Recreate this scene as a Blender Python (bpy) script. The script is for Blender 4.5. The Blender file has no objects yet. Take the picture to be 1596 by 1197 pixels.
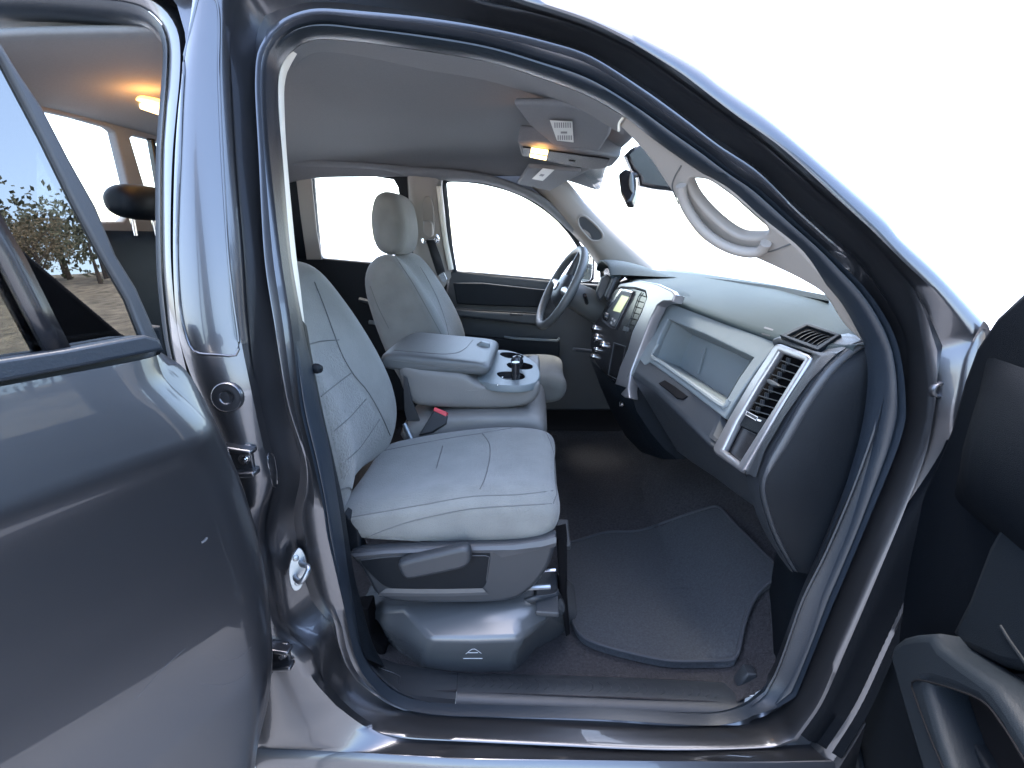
import bpy, bmesh, math, random
from mathutils import Vector, Matrix
from mathutils.bvhtree import BVHTree
random.seed(7)
S = bpy.context.scene
COL = S.collection
rad = math.radians

# ------------------------------------------------------------------ camera
CAM = Vector((0, -0.85, 1.49)); FPX = 812.0
yaw, pit = rad(2.7), rad(15.5)
FW = Vector((-math.sin(yaw)*math.cos(pit), math.cos(yaw)*math.cos(pit), -math.sin(pit)))
RT = Vector((math.cos(yaw), math.sin(yaw), 0)); UP = RT.cross(FW)
cd = bpy.data.cameras.new('camera'); cam = bpy.data.objects.new('camera', cd); COL.objects.link(cam)
cd.sensor_width = 36; cd.lens = 36*FPX/1596; cd.clip_start = 0.01; cd.clip_end = 2000
M = Matrix((RT, UP, -FW)).transposed().to_4x4(); M.translation = CAM; cam.matrix_world = M
S.camera = cam

# ------------------------------------------------------------------ sky, sun, exposure
SUN_EL, SUN_AZ = 74, 125        # azimuth of the sun measured from +X towards +Y
w = bpy.data.worlds.new('World'); S.world = w; w.use_nodes = True
nt = w.node_tree; bg = nt.nodes['Background']
sky = nt.nodes.new('ShaderNodeTexSky'); sky.sky_type = 'NISHITA'; sky.sun_disc = False
sky.sun_elevation = rad(SUN_EL); sky.sun_rotation = rad(90-SUN_AZ)
sky.air_density = 1.0; sky.dust_density = 2.6; sky.ozone_density = 0.5
nt.links.new(sky.outputs[0], bg.inputs[0]); bg.inputs[1].default_value = 0.15
sd = bpy.data.lights.new('sun', 'SUN'); sun = bpy.data.objects.new('sun', sd); COL.objects.link(sun)
sd.energy = 0.5; sd.angle = rad(18); sd.color = (1, .98, .95)
dv = Vector((math.cos(rad(SUN_AZ))*math.cos(rad(SUN_EL)), math.sin(rad(SUN_AZ))*math.cos(rad(SUN_EL)), math.sin(rad(SUN_EL))))
sun.rotation_euler = dv.to_track_quat('Z', 'Y').to_euler(); sun.location = dv*20
S.view_settings.view_transform = 'Standard'; S.view_settings.look = 'None'
S.view_settings.exposure = 3.6; S.view_settings.gamma = 1
S.render.engine = 'CYCLES'
S.cycles.max_bounces = 10; S.cycles.transparent_max_bounces = 16; S.cycles.use_denoising = True
S.cycles.sample_clamp_indirect = 6

# ------------------------------------------------------------------ materials
def mat(name, col, rough=.5, metal=0, coat=0, noise=0, nscale=60, bump=0, bscale=400, spec=.5, sheen=0, emit=None, es=0, weave=0):
    m = bpy.data.materials.new(name); m.use_nodes = True
    t = m.node_tree; b = t.nodes['Principled BSDF']
    b.inputs['Base Color'].default_value = (*col, 1); b.inputs['Roughness'].default_value = rough
    b.inputs['Metallic'].default_value = metal; b.inputs['Specular IOR Level'].default_value = spec
    if coat: b.inputs['Coat Weight'].default_value = coat; b.inputs['Coat Roughness'].default_value = .02
    if sheen: b.inputs['Sheen Weight'].default_value = sheen; b.inputs['Sheen Roughness'].default_value = .5
    if emit: b.inputs['Emission Color'].default_value = (*emit, 1); b.inputs['Emission Strength'].default_value = es
    tc = t.nodes.new('ShaderNodeTexCoord')
    if noise:
        n = t.nodes.new('ShaderNodeTexNoise'); n.inputs['Scale'].default_value = nscale; n.inputs['Detail'].default_value = 6
        t.links.new(tc.outputs['Object'], n.inputs['Vector'])
        r = t.nodes.new('ShaderNodeValToRGB')
        r.color_ramp.elements[0].position = .3; r.color_ramp.elements[1].position = .7
        r.color_ramp.elements[0].color = (*[c*(1-noise) for c in col], 1)
        r.color_ramp.elements[1].color = (*[min(1, c*(1+noise)) for c in col], 1)
        t.links.new(n.outputs['Fac'], r.inputs[0]); t.links.new(r.outputs[0], b.inputs['Base Color'])
    if bump:
        n2 = t.nodes.new('ShaderNodeTexNoise'); n2.inputs['Scale'].default_value = bscale; n2.inputs['Detail'].default_value = 3
        t.links.new(tc.outputs['Object'], n2.inputs['Vector'])
        h = n2.outputs['Fac']
        if weave:
            v = t.nodes.new('ShaderNodeTexVoronoi'); v.inputs['Scale'].default_value = weave
            t.links.new(tc.outputs['Object'], v.inputs['Vector'])
            a = t.nodes.new('ShaderNodeMath'); a.operation = 'ADD'
            t.links.new(v.outputs['Distance'], a.inputs[0]); t.links.new(h, a.inputs[1]); h = a.outputs[0]
            if noise:      # the weave shows as darker pits between the threads
                mr_ = t.nodes.new('ShaderNodeMapRange'); mr_.inputs[1].default_value = .1; mr_.inputs[2].default_value = .6; mr_.inputs[3].default_value = .88; mr_.inputs[4].default_value = 1.04
                t.links.new(v.outputs['Distance'], mr_.inputs[0])
                mu = t.nodes.new('ShaderNodeMix'); mu.data_type = 'RGBA'; mu.blend_type = 'MULTIPLY'; mu.inputs[0].default_value = 1
                t.links.new(r.outputs[0], mu.inputs[6]); t.links.new(mr_.outputs[0], mu.inputs[7]); t.links.new(mu.outputs[2], b.inputs['Base Color'])
        bp = t.nodes.new('ShaderNodeBump'); bp.inputs['Strength'].default_value = bump; bp.inputs['Distance'].default_value = .002
        t.links.new(h, bp.inputs['Height']); t.links.new(bp.outputs[0], b.inputs['Normal'])
    return m
def glassmat(name, tint, refl=1.0):
    m = bpy.data.materials.new(name); m.use_nodes = True; t = m.node_tree
    for n in list(t.nodes): t.nodes.remove(n)
    o = t.nodes.new('ShaderNodeOutputMaterial'); mx = t.nodes.new('ShaderNodeMixShader')
    tr = t.nodes.new('ShaderNodeBsdfTransparent'); tr.inputs[0].default_value = (*tint, 1)
    gl = t.nodes.new('ShaderNodeBsdfGlossy'); gl.inputs['Roughness'].default_value = .0
    fr = t.nodes.new('ShaderNodeFresnel'); fr.inputs[0].default_value = 1.5
    ml = t.nodes.new('ShaderNodeMath'); ml.operation = 'MULTIPLY'; ml.inputs[1].default_value = refl
    t.links.new(fr.outputs[0], ml.inputs[0]); t.links.new(ml.outputs[0], mx.inputs[0])
    t.links.new(tr.outputs[0], mx.inputs[1]); t.links.new(gl.outputs[0], mx.inputs[2]); t.links.new(mx.outputs[0], o.inputs[0])
    return m
def paintmat():
    m = mat('grey_metallic_paint', (.08, .083, .092), rough=.34, metal=.9, coat=.7)
    t = m.node_tree; b = t.nodes['Principled BSDF']
    tc = t.nodes.new('ShaderNodeTexCoord')
    n = t.nodes.new('ShaderNodeTexNoise'); n.inputs['Scale'].default_value = 9
    t.links.new(tc.outputs['Object'], n.inputs['Vector'])
    bp = t.nodes.new('ShaderNodeBump'); bp.inputs['Strength'].default_value = .02; bp.inputs['Distance'].default_value = .003
    t.links.new(n.outputs['Fac'], bp.inputs['Height']); t.links.new(bp.outputs[0], b.inputs['Coat Normal'])
    return m
PAINT = paintmat()
RUBBER = mat('black_rubber', (.01, .015, .022), rough=.4, bump=.15, bscale=300)
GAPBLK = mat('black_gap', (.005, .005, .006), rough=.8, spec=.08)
DARK = mat('charcoal_plastic', (.0022, .0042, .0068), rough=.55, bump=.35, bscale=900, spec=.22)
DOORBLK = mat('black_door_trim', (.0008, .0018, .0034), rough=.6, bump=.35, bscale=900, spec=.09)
ARM = mat('armrest_plastic', (.006, .009, .0125), rough=.55, bump=.3, bscale=900, spec=.22)
LEDGE = mat('skirt_satin', (.048, .05, .054), rough=.4, bump=.2, bscale=900)
STORE = mat('satin_storage_plastic', (.07, .075, .08), rough=.25, bump=.1, bscale=900, spec=.8)
DARK2 = mat('slate_plastic', (.023, .0265, .031), rough=.42, bump=.3, bscale=900)
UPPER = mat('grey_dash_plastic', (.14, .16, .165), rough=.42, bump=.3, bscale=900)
PAD = mat('grey_dash_top', (.032, .043, .045), rough=.6, bump=.4, bscale=900, spec=.12)
SILVER = mat('satin_silver', (.3, .295, .305), rough=.33, metal=.75)
CHROME = mat('bright_metal', (.7, .7, .72), rough=.15, metal=1)
STEEL = mat('zinc_steel', (.26, .275, .29), rough=.35, metal=.85, noise=.12, nscale=40)
BLK = mat('gloss_black', (.012, .012, .014), rough=.25)
FAB = mat('grey_seat_fabric', (.145, .147, .136), rough=.85, noise=.12, nscale=14, bump=.8, bscale=350, sheen=.2)
FABIN = mat('woven_seat_insert', (.13, .133, .123), rough=.85, noise=.1, nscale=25, bump=.9, bscale=500, weave=170, sheen=.25)
VINYL = mat('grey_seat_vinyl', (.135, .13, .122), rough=.5, noise=.06, nscale=9, bump=.3, bscale=500)
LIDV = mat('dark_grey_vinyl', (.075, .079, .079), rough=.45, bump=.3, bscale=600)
SEAM = mat('seam_thread', (.085, .086, .084), rough=.8)
HEAD = mat('grey_headliner_cloth', (.15, .158, .168), rough=.95, noise=.05, nscale=200, bump=.3, bscale=900)
TRIM = mat('warm_grey_trim', (.25, .225, .2), rough=.55, bump=.2, bscale=800)
CREAM = mat('cream_trim', (.72, .69, .6), rough=.5)
CARPET = mat('dark_carpet', (.022, .021, .024), rough=1, noise=.5, nscale=140, bump=1, bscale=320)
MATM = mat('floor_mat_pile', (.033, .0365, .042), rough=1, noise=.24, nscale=190, bump=.8, bscale=420)
BELT = mat('black_webbing', (.015, .016, .018), rough=.6, bump=.5, bscale=600)
REDB = mat('red_button', (.55, .06, .07), rough=.35)
LAMP = mat('lit_amber_lamp', (.9, .6, .2), rough=.3, emit=(1, .42, .07), es=.5)
LAMPC = mat('lit_bulb', (1, .8, .4), rough=.3, emit=(1, .62, .2), es=.9)
LCD = mat('green_lcd', (.3, .33, .2), rough=.3, emit=(.42, .47, .26), es=.13)
PAPER = mat('label_paper', (.6, .6, .56), rough=.6)
INK = mat('label_ink', (.16, .16, .16), rough=.6)
GLASS = glassmat('clear_glass', (.95, .97, .965), .16)
TINT = glassmat('dark_tinted_glass', (.12, .135, .15), 4.2)
MIRR = mat('mirror_glass', (.9, .9, .9), rough=.02, metal=1)
WHITE = mat('white_mark', (.55, .56, .58), rough=.5)
SKYGROUND = mat('pale_concrete', (.6, .59, .58), rough=.9, noise=.08, nscale=3, bump=.3, bscale=60)

# ------------------------------------------------------------------ projection helpers
def ray(px, py): return FW + RT*((px-798)/FPX) + UP*((598.5-py)/FPX)
def aY(px, py, y): d = ray(px, py); return CAM + d*((y-CAM.y)/d.y)
def aX(px, py, x): d = ray(px, py); return CAM + d*((x-CAM.x)/d.x)
def aZ(px, py, z): d = ray(px, py); return CAM + d*((z-CAM.z)/d.z)
def aP(px, py, P, n): d = ray(px, py); return CAM + d*((P-CAM).dot(n)/d.dot(n))
def plane3(a, b, c): return a, (b-a).cross(c-a).normalized()
def ys(z): return 0 if z < 1.25 else .10*((z-1.25)/.55)**1.3
def aS(px, py, off):            # on the curved side of the cab, off metres further in
    p = aY(px, py, off)
    for _ in range(12): p = aY(px, py, off+ys(p.z))
    return p
WIDTH = 1.62
def aF(px, py, off=0):          # on the far side
    p = aY(px, py, WIDTH+off)
    for _ in range(12): p = aY(px, py, WIDTH+off-ys(p.z))
    return p
def floorz(x): return .535 + max(0, x-.42)*.75
def aFloor(px, py, dz=0):
    p = aZ(px, py, .535+dz)
    for _ in range(25): p = p.lerp(aZ(px, py, floorz(p.x)+dz), .6)
    return p

def crom(pts, n, closed=False):
    P = [Vector(p) for p in pts]
    if closed: P = P+[P[0]]
    out = []; N = len(P)
    for i in range(N-1):
        a = P[i-1] if i > 0 else (P[-2] if closed else P[0]*2-P[1]); b, c = P[i], P[i+1]
        d = P[i+2] if i+2 < N else (P[1] if closed else P[-1]*2-P[-2])
        # centripetal-ish: clamp tangents to the segment length
        L = (c-b).length; t1, t2 = (c-a)*.5, (d-b)*.5
        if t1.length > L: t1 = t1*(L/t1.length)
        if t2.length > L: t2 = t2*(L/t2.length)
        for k in range(12):
            t = k/12; h = t*t*(3-2*t)
            out.append(b*(2*t**3-3*t*t+1)+t1*(t**3-2*t*t+t)+c*(-2*t**3+3*t*t)+t2*(t**3-t*t))
    out.append(P[-1])
    acc = [0]
    for i in range(1, len(out)): acc.append(acc[-1]+(out[i]-out[i-1]).length)
    res = []; j = 0; T = acc[-1]; m = n if closed else n-1
    for k in range(n):
        s = T*k/m
        while j < len(acc)-2 and acc[j+1] < s: j += 1
        f = (s-acc[j])/max(1e-9, acc[j+1]-acc[j]); res.append(out[j].lerp(out[j+1], min(1, max(0, f))))
    return res

# ------------------------------------------------------------------ object helpers
def place(o, parent):
    COL.objects.link(o)
    if parent is not None:
        o.parent = parent
        if parent.type == 'EMPTY': o.matrix_parent_inverse = Matrix.Translation(-parent.location)
    return o
def obj(name, verts, faces, m, parent=None, smooth=True, angle=40, sub=0, bevel=0, solid=0, bseg=3):
    me = bpy.data.meshes.new(name); me.from_pydata([tuple(v) for v in verts], [], faces); me.update()
    b = bmesh.new(); b.from_mesh(me); bmesh.ops.remove_doubles(b, verts=b.verts, dist=1e-5)
    bmesh.ops.recalc_face_normals(b, faces=b.faces); b.to_mesh(me); b.free()
    o = bpy.data.objects.new(name, me)
    for mm in (m if isinstance(m, (list, tuple)) else [m]): me.materials.append(mm)
    finish(o, smooth, angle, sub, bevel, solid, bseg)
    return place(o, parent)
def finish(o, smooth=True, angle=40, sub=0, bevel=0, solid=0, bseg=3):
    me = o.data
    if smooth:
        for p in me.polygons: p.use_smooth = True
        if not sub: me.set_sharp_from_angle(angle=rad(angle))
    if solid: d = o.modifiers.new('s', 'SOLIDIFY'); d.thickness = abs(solid); d.offset = -1 if solid > 0 else 1
    if bevel:
        d = o.modifiers.new('b', 'BEVEL'); d.width = bevel; d.segments = bseg; d.limit_method = 'ANGLE'; d.angle_limit = rad(30); d.harden_normals = False
        for p in me.polygons: p.use_smooth = True
    if sub: d = o.modifiers.new('u', 'SUBSURF'); d.levels = sub; d.render_levels = sub
class MB:
    def __init__(s): s.v = []; s.f = []
    def add(s, v, f): k = len(s.v); s.v += [Vector(x) for x in v]; s.f += [[i+k for i in q] for q in f]; return s
    def grid(s, rows, cu=False, cv=False):
        n = len(rows[0]); R = len(rows); f = []
        for i in range(R if cv else R-1):
            for j in range(n if cu else n-1):
                f.append((i*n+j, i*n+(j+1) % n, ((i+1) % R)*n+(j+1) % n, ((i+1) % R)*n+j))
        return s.add([p for r in rows for p in r], f)
    def prism(s, loop, vec):
        n = len(loop); v = list(loop)+[p+vec for p in loop]
        f = [list(range(n)), list(range(2*n-1, n-1, -1))]+[(i, (i+1) % n, n+(i+1) % n, n+i) for i in range(n)]
        return s.add(v, f)
    def box(s, c, sx, sy, sz, rot=None):
        v = []
        for i in (-1, 1):
            for j in (-1, 1):
                for k in (-1, 1):
                    p = Vector((i*sx/2, j*sy/2, k*sz/2)); v.append(Vector(c)+(rot @ p if rot else p))
        return s.add(v, [(0, 1, 3, 2), (4, 6, 7, 5), (0, 4, 5, 1), (2, 3, 7, 6), (0, 2, 6, 4), (1, 5, 7, 3)])
    def tube(s, pts, r, n=8, closed=False, flat=None):
        rows = []; N = len(pts)
        up = Vector((.13, .31, .94))
        for i, p in enumerate(pts):
            a = pts[(i-1) % N] if (closed or i > 0) else p; b = pts[(i+1) % N] if (closed or i < N-1) else p
            t = (b-a).normalized(); x = t.cross(up)
            x = x.normalized() if x.length > 1e-4 else t.orthogonal().normalized(); y = t.cross(x)
            rr = r[i] if isinstance(r, (list, tuple)) else r
            rows.append([p+(x*math.cos(2*math.pi*k/n)+y*math.sin(2*math.pi*k/n))*rr for k in range(n)])
        s.grid(rows, cu=True, cv=closed)
        if not closed:
            k = len(s.v)-n*N; s.f.append([k+j for j in range(n)]); s.f.append([k+n*(N-1)+j for j in range(n-1, -1, -1)])
        return s
    def lathe(s, c, axis, prof, n=24):
        axis = axis.normalized(); x = axis.orthogonal().normalized(); y = axis.cross(x)
        return s.grid([[c+axis*h+(x*math.cos(2*math.pi*k/n)+y*math.sin(2*math.pi*k/n))*r for k in range(n)] for r, h in prof], cu=True)
    def out(s, name, m, parent=None, **k): return obj(name, s.v, s.f, m, parent, **k)
def loftY(name, prof, stations, m, parent, sub=2, xz=None):
    """closed XZ profile swept across the cab: stations = (y, inset, dx, dz)"""
    rows = []; n = len(prof)
    cx = sum(p[0] for p in prof)/n; cz = sum(p[1] for p in prof)/n
    ext = max(max(abs(p[0]-cx) for p in prof), 1e-6); ezt = max(max(abs(p[1]-cz) for p in prof), 1e-6)
    for st in stations:
        y, ins = st[0], st[1]; dx = st[2] if len(st) > 2 else 0; dz = st[3] if len(st) > 3 else 0
        fx, fz = max(.05, 1-ins/ext), max(.05, 1-ins/ezt)
        rows.append([Vector((cx+(p[0]-cx)*fx+dx, y, cz+(p[1]-cz)*fz+dz)) for p in prof])
    b = MB(); b.grid(rows, cu=True)
    for k, r in ((0, rows[0]), (len(rows)-1, rows[-1])):
        c = sum(r, Vector())/n; i = len(b.v); b.v.append(c)
        for j in range(n): b.f.append((i, k*n+j, k*n+(j+1) % n))
    return b.out(name, m, parent, sub=sub)
def plate(name, loops, P, nrm, depth, m, parent, bev=.004, smoothn=0):
    """flat panel with holes lying on a plane: loops are lists of 3-D points, the first is the outline"""
    nrm = nrm.normalized(); 
    if nrm.dot(CAM-P) < 0: nrm = -nrm
    ux = Vector((0, 0, 1)).cross(nrm)
    ux = ux.normalized() if ux.length > .1 else Vector((1, 0, 0)); uy = nrm.cross(ux)
    cu = bpy.data.curves.new(name, 'CURVE'); cu.dimensions = '2D'; cu.fill_mode = 'BOTH'
    cu.extrude = max(1e-4, depth/2-bev); cu.bevel_depth = bev; cu.bevel_resolution = 2; cu.offset = -bev
    for lp in loops:
        if smoothn: lp = crom(lp, smoothn, True)
        sp = cu.splines.new('POLY'); sp.points.add(len(lp)-1); sp.use_cyclic_u = True
        for q, p in zip(sp.points, lp): q.co = ((p-P).dot(ux), (p-P).dot(uy), 0, 1)
    tmp = bpy.data.objects.new(name, cu); COL.objects.link(tmp); bpy.context.view_layer.update()
    dg = bpy.context.evaluated_depsgraph_get(); me = bpy.data.meshes.new_from_object(tmp.evaluated_get(dg))
    bpy.data.objects.remove(tmp); bpy.data.curves.remove(cu)
    T = Matrix((ux, uy, nrm)).transposed().to_4x4(); T.translation = P-nrm*depth/2
    me.transform(T); me.materials.clear(); me.materials.append(m); me.name = name
    o = bpy.data.objects.new(name, me)
    finish(o, True, 35)
    return place(o, parent)
def bvh(o):
    dg = bpy.context.evaluated_depsgraph_get(); bpy.context.view_layer.update(); dg = bpy.context.evaluated_depsgraph_get()
    ev = o.evaluated_get(dg); me = ev.to_mesh()
    t = BVHTree.FromPolygons([v.co.copy() for v in me.vertices], [tuple(p.vertices) for p in me.polygons]); ev.to_mesh_clear(); return t
def onto(tree, pts, lift=.0):
    out = []
    for px, py in pts:
        h = tree.ray_cast(CAM, ray(px, py).normalized())
        if h[0] is not None:
            n = h[1] if h[1].dot(CAM-h[0]) > 0 else -h[1]; out.append(h[0]+n*lift)
    return out
def seams(name, o, paths, r, m, lift=0, n=24):
    t = bvh(o); b = MB()
    for p in paths:
        q = onto(t, [tuple(v) for v in crom([(x, y, 0) for x, y in p], n) for v in [v[:2]]], lift)
        if len(q) > 2: b.tube(q, r, 6)
    if b.v: return b.out(name, m, o)
def empty(name, loc):
    o = bpy.data.objects.new(name, None); o.location = loc; o.empty_display_size = .2; COL.objects.link(o); bpy.context.view_layer.update(); return o
def tag(o, label, cat, group=None):
    o['label'] = label; o['category'] = cat
    if group: o['group'] = group
    return o

# ------------------------------------------------------------------ ground and surroundings
g = MB().add([(-600, -600, 0), (600, -600, 0), (600, 600, 0), (-600, 600, 0)], [(0, 1, 2, 3)]).out('ground', SKYGROUND); g['kind'] = 'structure'
DRIVE = mat('driveway_concrete', (.25, .245, .24), rough=.9, noise=.12, nscale=2, bump=.4, bscale=80)
dw = MB().add([(-14, -16, .004), (11, -16, .004), (11, 3.5, .004), (-14, 3.5, .004)], [(0, 1, 2, 3)]).out('driveway', DRIVE); dw['kind'] = 'structure'
DRY = mat('dry_grass', (.17, .145, .1), rough=1, noise=.5, nscale=1.2, bump=1, bscale=20)
fld = MB(); rows = []
for i in range(16):
    x = 12+i*4.5; rows.append([Vector((x, x*(-.8+1.2*j/21), .01+max(0, (x-15))*.2+.6*random.random()*(i > 0))) for j in range(22)])
fld.grid(rows); fo = fld.out('dry_field', DRY); fo['kind'] = 'structure'

# ------------------------------------------------------------------ the truck
TRUCK = empty('pickup_truck', (0, .81, 0))
tag(TRUCK, 'grey metallic pickup truck with both passenger side doors open, grey cloth seats inside', 'pickup truck')

L0 = dict(L=[(590,1056),(570,1026),(560,994),(551,940),(541,880),(536,840),(527,780),(514,700),(500,640),(486,570),(473,507),(454,400),(440,239),(434,170),(434,120),(440,98),(457,78)],
          T=[(457,78),(471,68),(499,61),(560,65),(660,79),(760,96),(851,124),(920,151),(972,181),(1013,213),(1070,254),(1126,292),(1182,341),(1239,389),(1276,431),(1314,476),(1346,534)],
          R=[(1346,534),(1352,575),(1350,620),(1340,680),(1320,750),(1300,810),(1275,870),(1258,910),(1240,970),(1215,1030),(1190,1072)],
          B=[(1190,1072),(1155,1098),(1106,1110),(930,1106),(740,1100),(712,1099),(656,1092),(620,1077),(590,1056)])
L1 = dict(L=[(592,1069),(570,1043),(557,1015),(549,983),(540,940),(526,880),(514,830),(507,780),(493,717),(473,630),(460,507),(444,400),(426,239),(421,160),(421,112),(426,86),(440,64)],
          T=[(440,64),(461,47),(491,37),(521,36),(560,41),(660,52),(760,69),(840,92),(920,119),(1000,168),(1060,210),(1100,238),(1140,270),(1180,296),(1240,350),(1300,405),(1335,442),(1358,478),(1374,518),(1380,550)],
          R=[(1380,550),(1383,575),(1381,610),(1372,660),(1352,720),(1325,790),(1290,870),(1255,940),(1230,1010),(1213,1055),(1196,1086)],
          B=[(1196,1086),(1161,1110),(1106,1121),(930,1111),(740,1106),(688,1104),(646,1099),(613,1086),(592,1069)])
L2 = dict(L=[(557,1062),(540,1037),(527,1000),(521,968),(506,940),(490,900),(476,840),(471,800),(478,760),(476,717),(449,630),(428,507),(412,400),(403,239),(398,150),(398,112),(402,80),(416,52)],
          T=[(416,52),(440,30),(471,17),(501,13),(560,17),(660,27),(760,43),(850,64),(920,87),(1000,137),(1060,180),(1120,226),(1180,266),(1240,325),(1290,370),(1335,409),(1370,452),(1398,497),(1409,523),(1413,550)],
          R=[(1413,550),(1414,600),(1412,643),(1400,690),(1380,740),(1356,797),(1310,910),(1251,1055),(1240,1082),(1224,1105)],
          B=[(1224,1105),(1190,1126),(1157,1136),(1038,1135),(937,1128),(740,1120),(688,1118),(646,1112),(613,1101),(588,1086),(557,1062)])
L3 = dict(L=[(532,1088),(512,1060),(504,1030),(493,1004),(474,992),(450,972),(438,940),(430,900),(420,840),(424,800),(432,765),(434,740),(430,717),(409,630),(397,507),(390,400),(376,239),(369,112),(366,60),(368,0),(380,-30)],
          T=[(380,-30),(480,-35),(600,-22),(700,-5),(760,12),(840,30),(920,55),(1000,95),(1060,139),(1160,210),(1260,296),(1326,352),(1379,409),(1405,442),(1423,479),(1433,518),(1440,550)],
          R=[(1440,550),(1444,600),(1442,643),(1430,700),(1393,797),(1350,900),(1304,1010),(1270,1090),(1232,1145)],
          B=[(1232,1145),(1197,1158),(1038,1162),(869,1155),(700,1147),(635,1143),(592,1133),(557,1112),(532,1088)])
L4 = dict(L=[(524,1100),(490,1062),(466,1020),(446,1000),(428,972),(421,940),(415,900),(405,840),(408,800),(416,770),(420,740),(415,717),(396,630),(372,507),(364,400),(352,239),(347,112),(349,30),(349,0),(352,-50)],
          T=[(352,-50),(480,-90),(600,-70),(700,-40),(814,0),(860,14),(920,35),(980,64),(1040,100),(1070,120),(1140,174),(1220,232),(1311,315),(1360,360),(1405,405),(1458,456),(1517,528)],
          R=[(1517,528),(1500,560),(1490,600),(1480,640),(1475,700),(1440,800),(1400,900),(1350,1010),(1310,1090),(1262,1160)],
          B=[(1262,1160),(1197,1163),(1038,1168),(869,1162),(740,1156),(680,1154),(620,1150),(570,1133),(524,1100)])
L5 = dict(L=[(400,1166),(397,1100),(395,1000),(390,900),(380,800),(350,700),(318,630),(292,570),(276,507),(270,400),(273,239),(284,112),(296,30),(300,0),(306,-60)],
          T=[(306,-60),(480,-150),(600,-120),(700,-80),(800,-22),(880,3),(920,18),(1000,52),(1080,94),(1110,119),(1180,168),(1260,234),(1380,338),(1395,360),(1458,418),(1535,497)],
          R=[(1535,497),(1540,560),(1520,620),(1500,700),(1470,800),(1440,900),(1390,1010),(1350,1100),(1300,1185)],
          B=[(1300,1185),(1190,1187),(1000,1186),(870,1184),(740,1182),(637,1177),(570,1172),(500,1169),(400,1166)])
NS = dict(L=90, T=110, R=60, B=60)
def loop(L, off):
    pts = []
    for k in 'LTRB':
        q = crom([(x, y, 0) for x, y in L[k]], NS[k]); o = off if isinstance(off, (int, float)) else off[k]
        for i, v in enumerate(q[:-1]):
            f = i/(len(q)-1)
            if isinstance(o, (int, float)): oo = o
            else:
                for (a, b_), (c, d) in zip(o, o[1:]):
                    if f <= c: break
                oo = b_+(d-b_)*min(1, max(0, (f-a)/(c-a)))
            pts.append(aS(v.x, v.y, oo))
    return pts
def mixl(A, B, t): return [a.lerp(b, t) for a, b in zip(A, B)]
def shift(A, v): return [a+Vector(v) for a in A]
q0, q1, q2, q3, q4, q5 = loop(L0, .005), loop(L1, -.03), loop(L2, -.035), loop(L3, dict(L=-.055, T=-.055, R=[(0, -.055), (1, -.085)], B=[(0, -.085), (.85, -.085), (1, -.055)])), loop(L4, dict(L=-.085, T=-.085, R=-.085, B=-.085)), loop(L5, dict(L=-.095, T=[(0, -.095), (.3, -.06), (1, -.058)], R=[(0, -.058), (.3, -.09), (1, -.12)], B=[(0, -.12), (.7, -.12), (1, -.095)]))
# painted body side around the front door opening
g23 = shift(mixl(q2, q3, .5), (0, .03, 0))
g25 = shift(mixl(q2, q3, .16), (0, .012, 0)); g27 = shift(mixl(q2, q3, .84), (0, .012, 0))
m12 = shift(mixl(q1, q2, .5), (0, -.006, 0)); m12a = mixl(q1, q2, .85); 
m34 = shift(mixl(q3, q4, .45), (0, .006, 0)); lip1 = shift(mixl(q3, q4, .07), (0, -.007, 0)); lip2 = shift(mixl(q3, q4, .2), (0, -.008, 0)); m45 = shift(mixl(q4, q5, .5), (0, -.012, 0)); m45b = shift(mixl(q4, q5, .12), (0, -.005, 0)); m45c = shift(mixl(q4, q5, .9), (0, -.005, 0))
nT0 = NS['L']-1; nT1 = nT0+NS['T']-1
q6 = []
cen = Vector((.1, 0, 1.2))
for i, p in enumerate(q5):
    if p.z > 1.34 and i >= nT0-40 and i <= nT1+2 and p.x > -.42: q6.append(p+Vector((.03, .16, .02)))
    elif i > nT1+NS['R']-12: q6.append(Vector((p.x, -.115, p.z-.13)))
    else: q6.append(p+Vector((0, .05, 0)))
for i in range(len(q1)):       # behind the wide seal lips of the front pillar the flange steps back
    k = min(1, max(0, (i-(nT1-18))/16))*min(1, max(0, (nT1+NS['R']+4-i)/6))
    m12[i] = m12[i]+Vector((0, .06*k, 0)); m12a[i] = m12a[i]+Vector((0, .03*k, 0))
rows = [shift(q1, (0, .004, 0)), m12, m12a, q2, g25, g23, g27, q3, lip1, lip2, m34, q4, m45b, m45, m45c, q5]
nL = NS['L']-1
b = MB(); b.grid(rows, cu=True)
body = b.out('body_side', PAINT, TRUCK, angle=50)
# roof rail turning over the top, and rocker below
b = MB()
iT = [i for i in range(nL+20, nT1+1)]
b.grid([[q5[i] for i in iT], [q5[i]+Vector((.01, .04, .012)) for i in iT], [q5[i]+Vector((.02, .2, .0)) for i in iT]])
b.out('roof_rail', PAINT, TRUCK, angle=60)
iB = [i for i in range(nT1+NS['R']-8, len(q5))]+[0]
low = [q5[i] for i in iB]
b = MB(); b.grid([low, [p+Vector((0, -.012, -.012)) for p in low], [p+Vector((0, -.012, -.12)) for p in low], [p+Vector((0, .04, -.2)) for p in low]])
b.out('rocker_panel', PAINT, TRUCK, angle=60)
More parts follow.
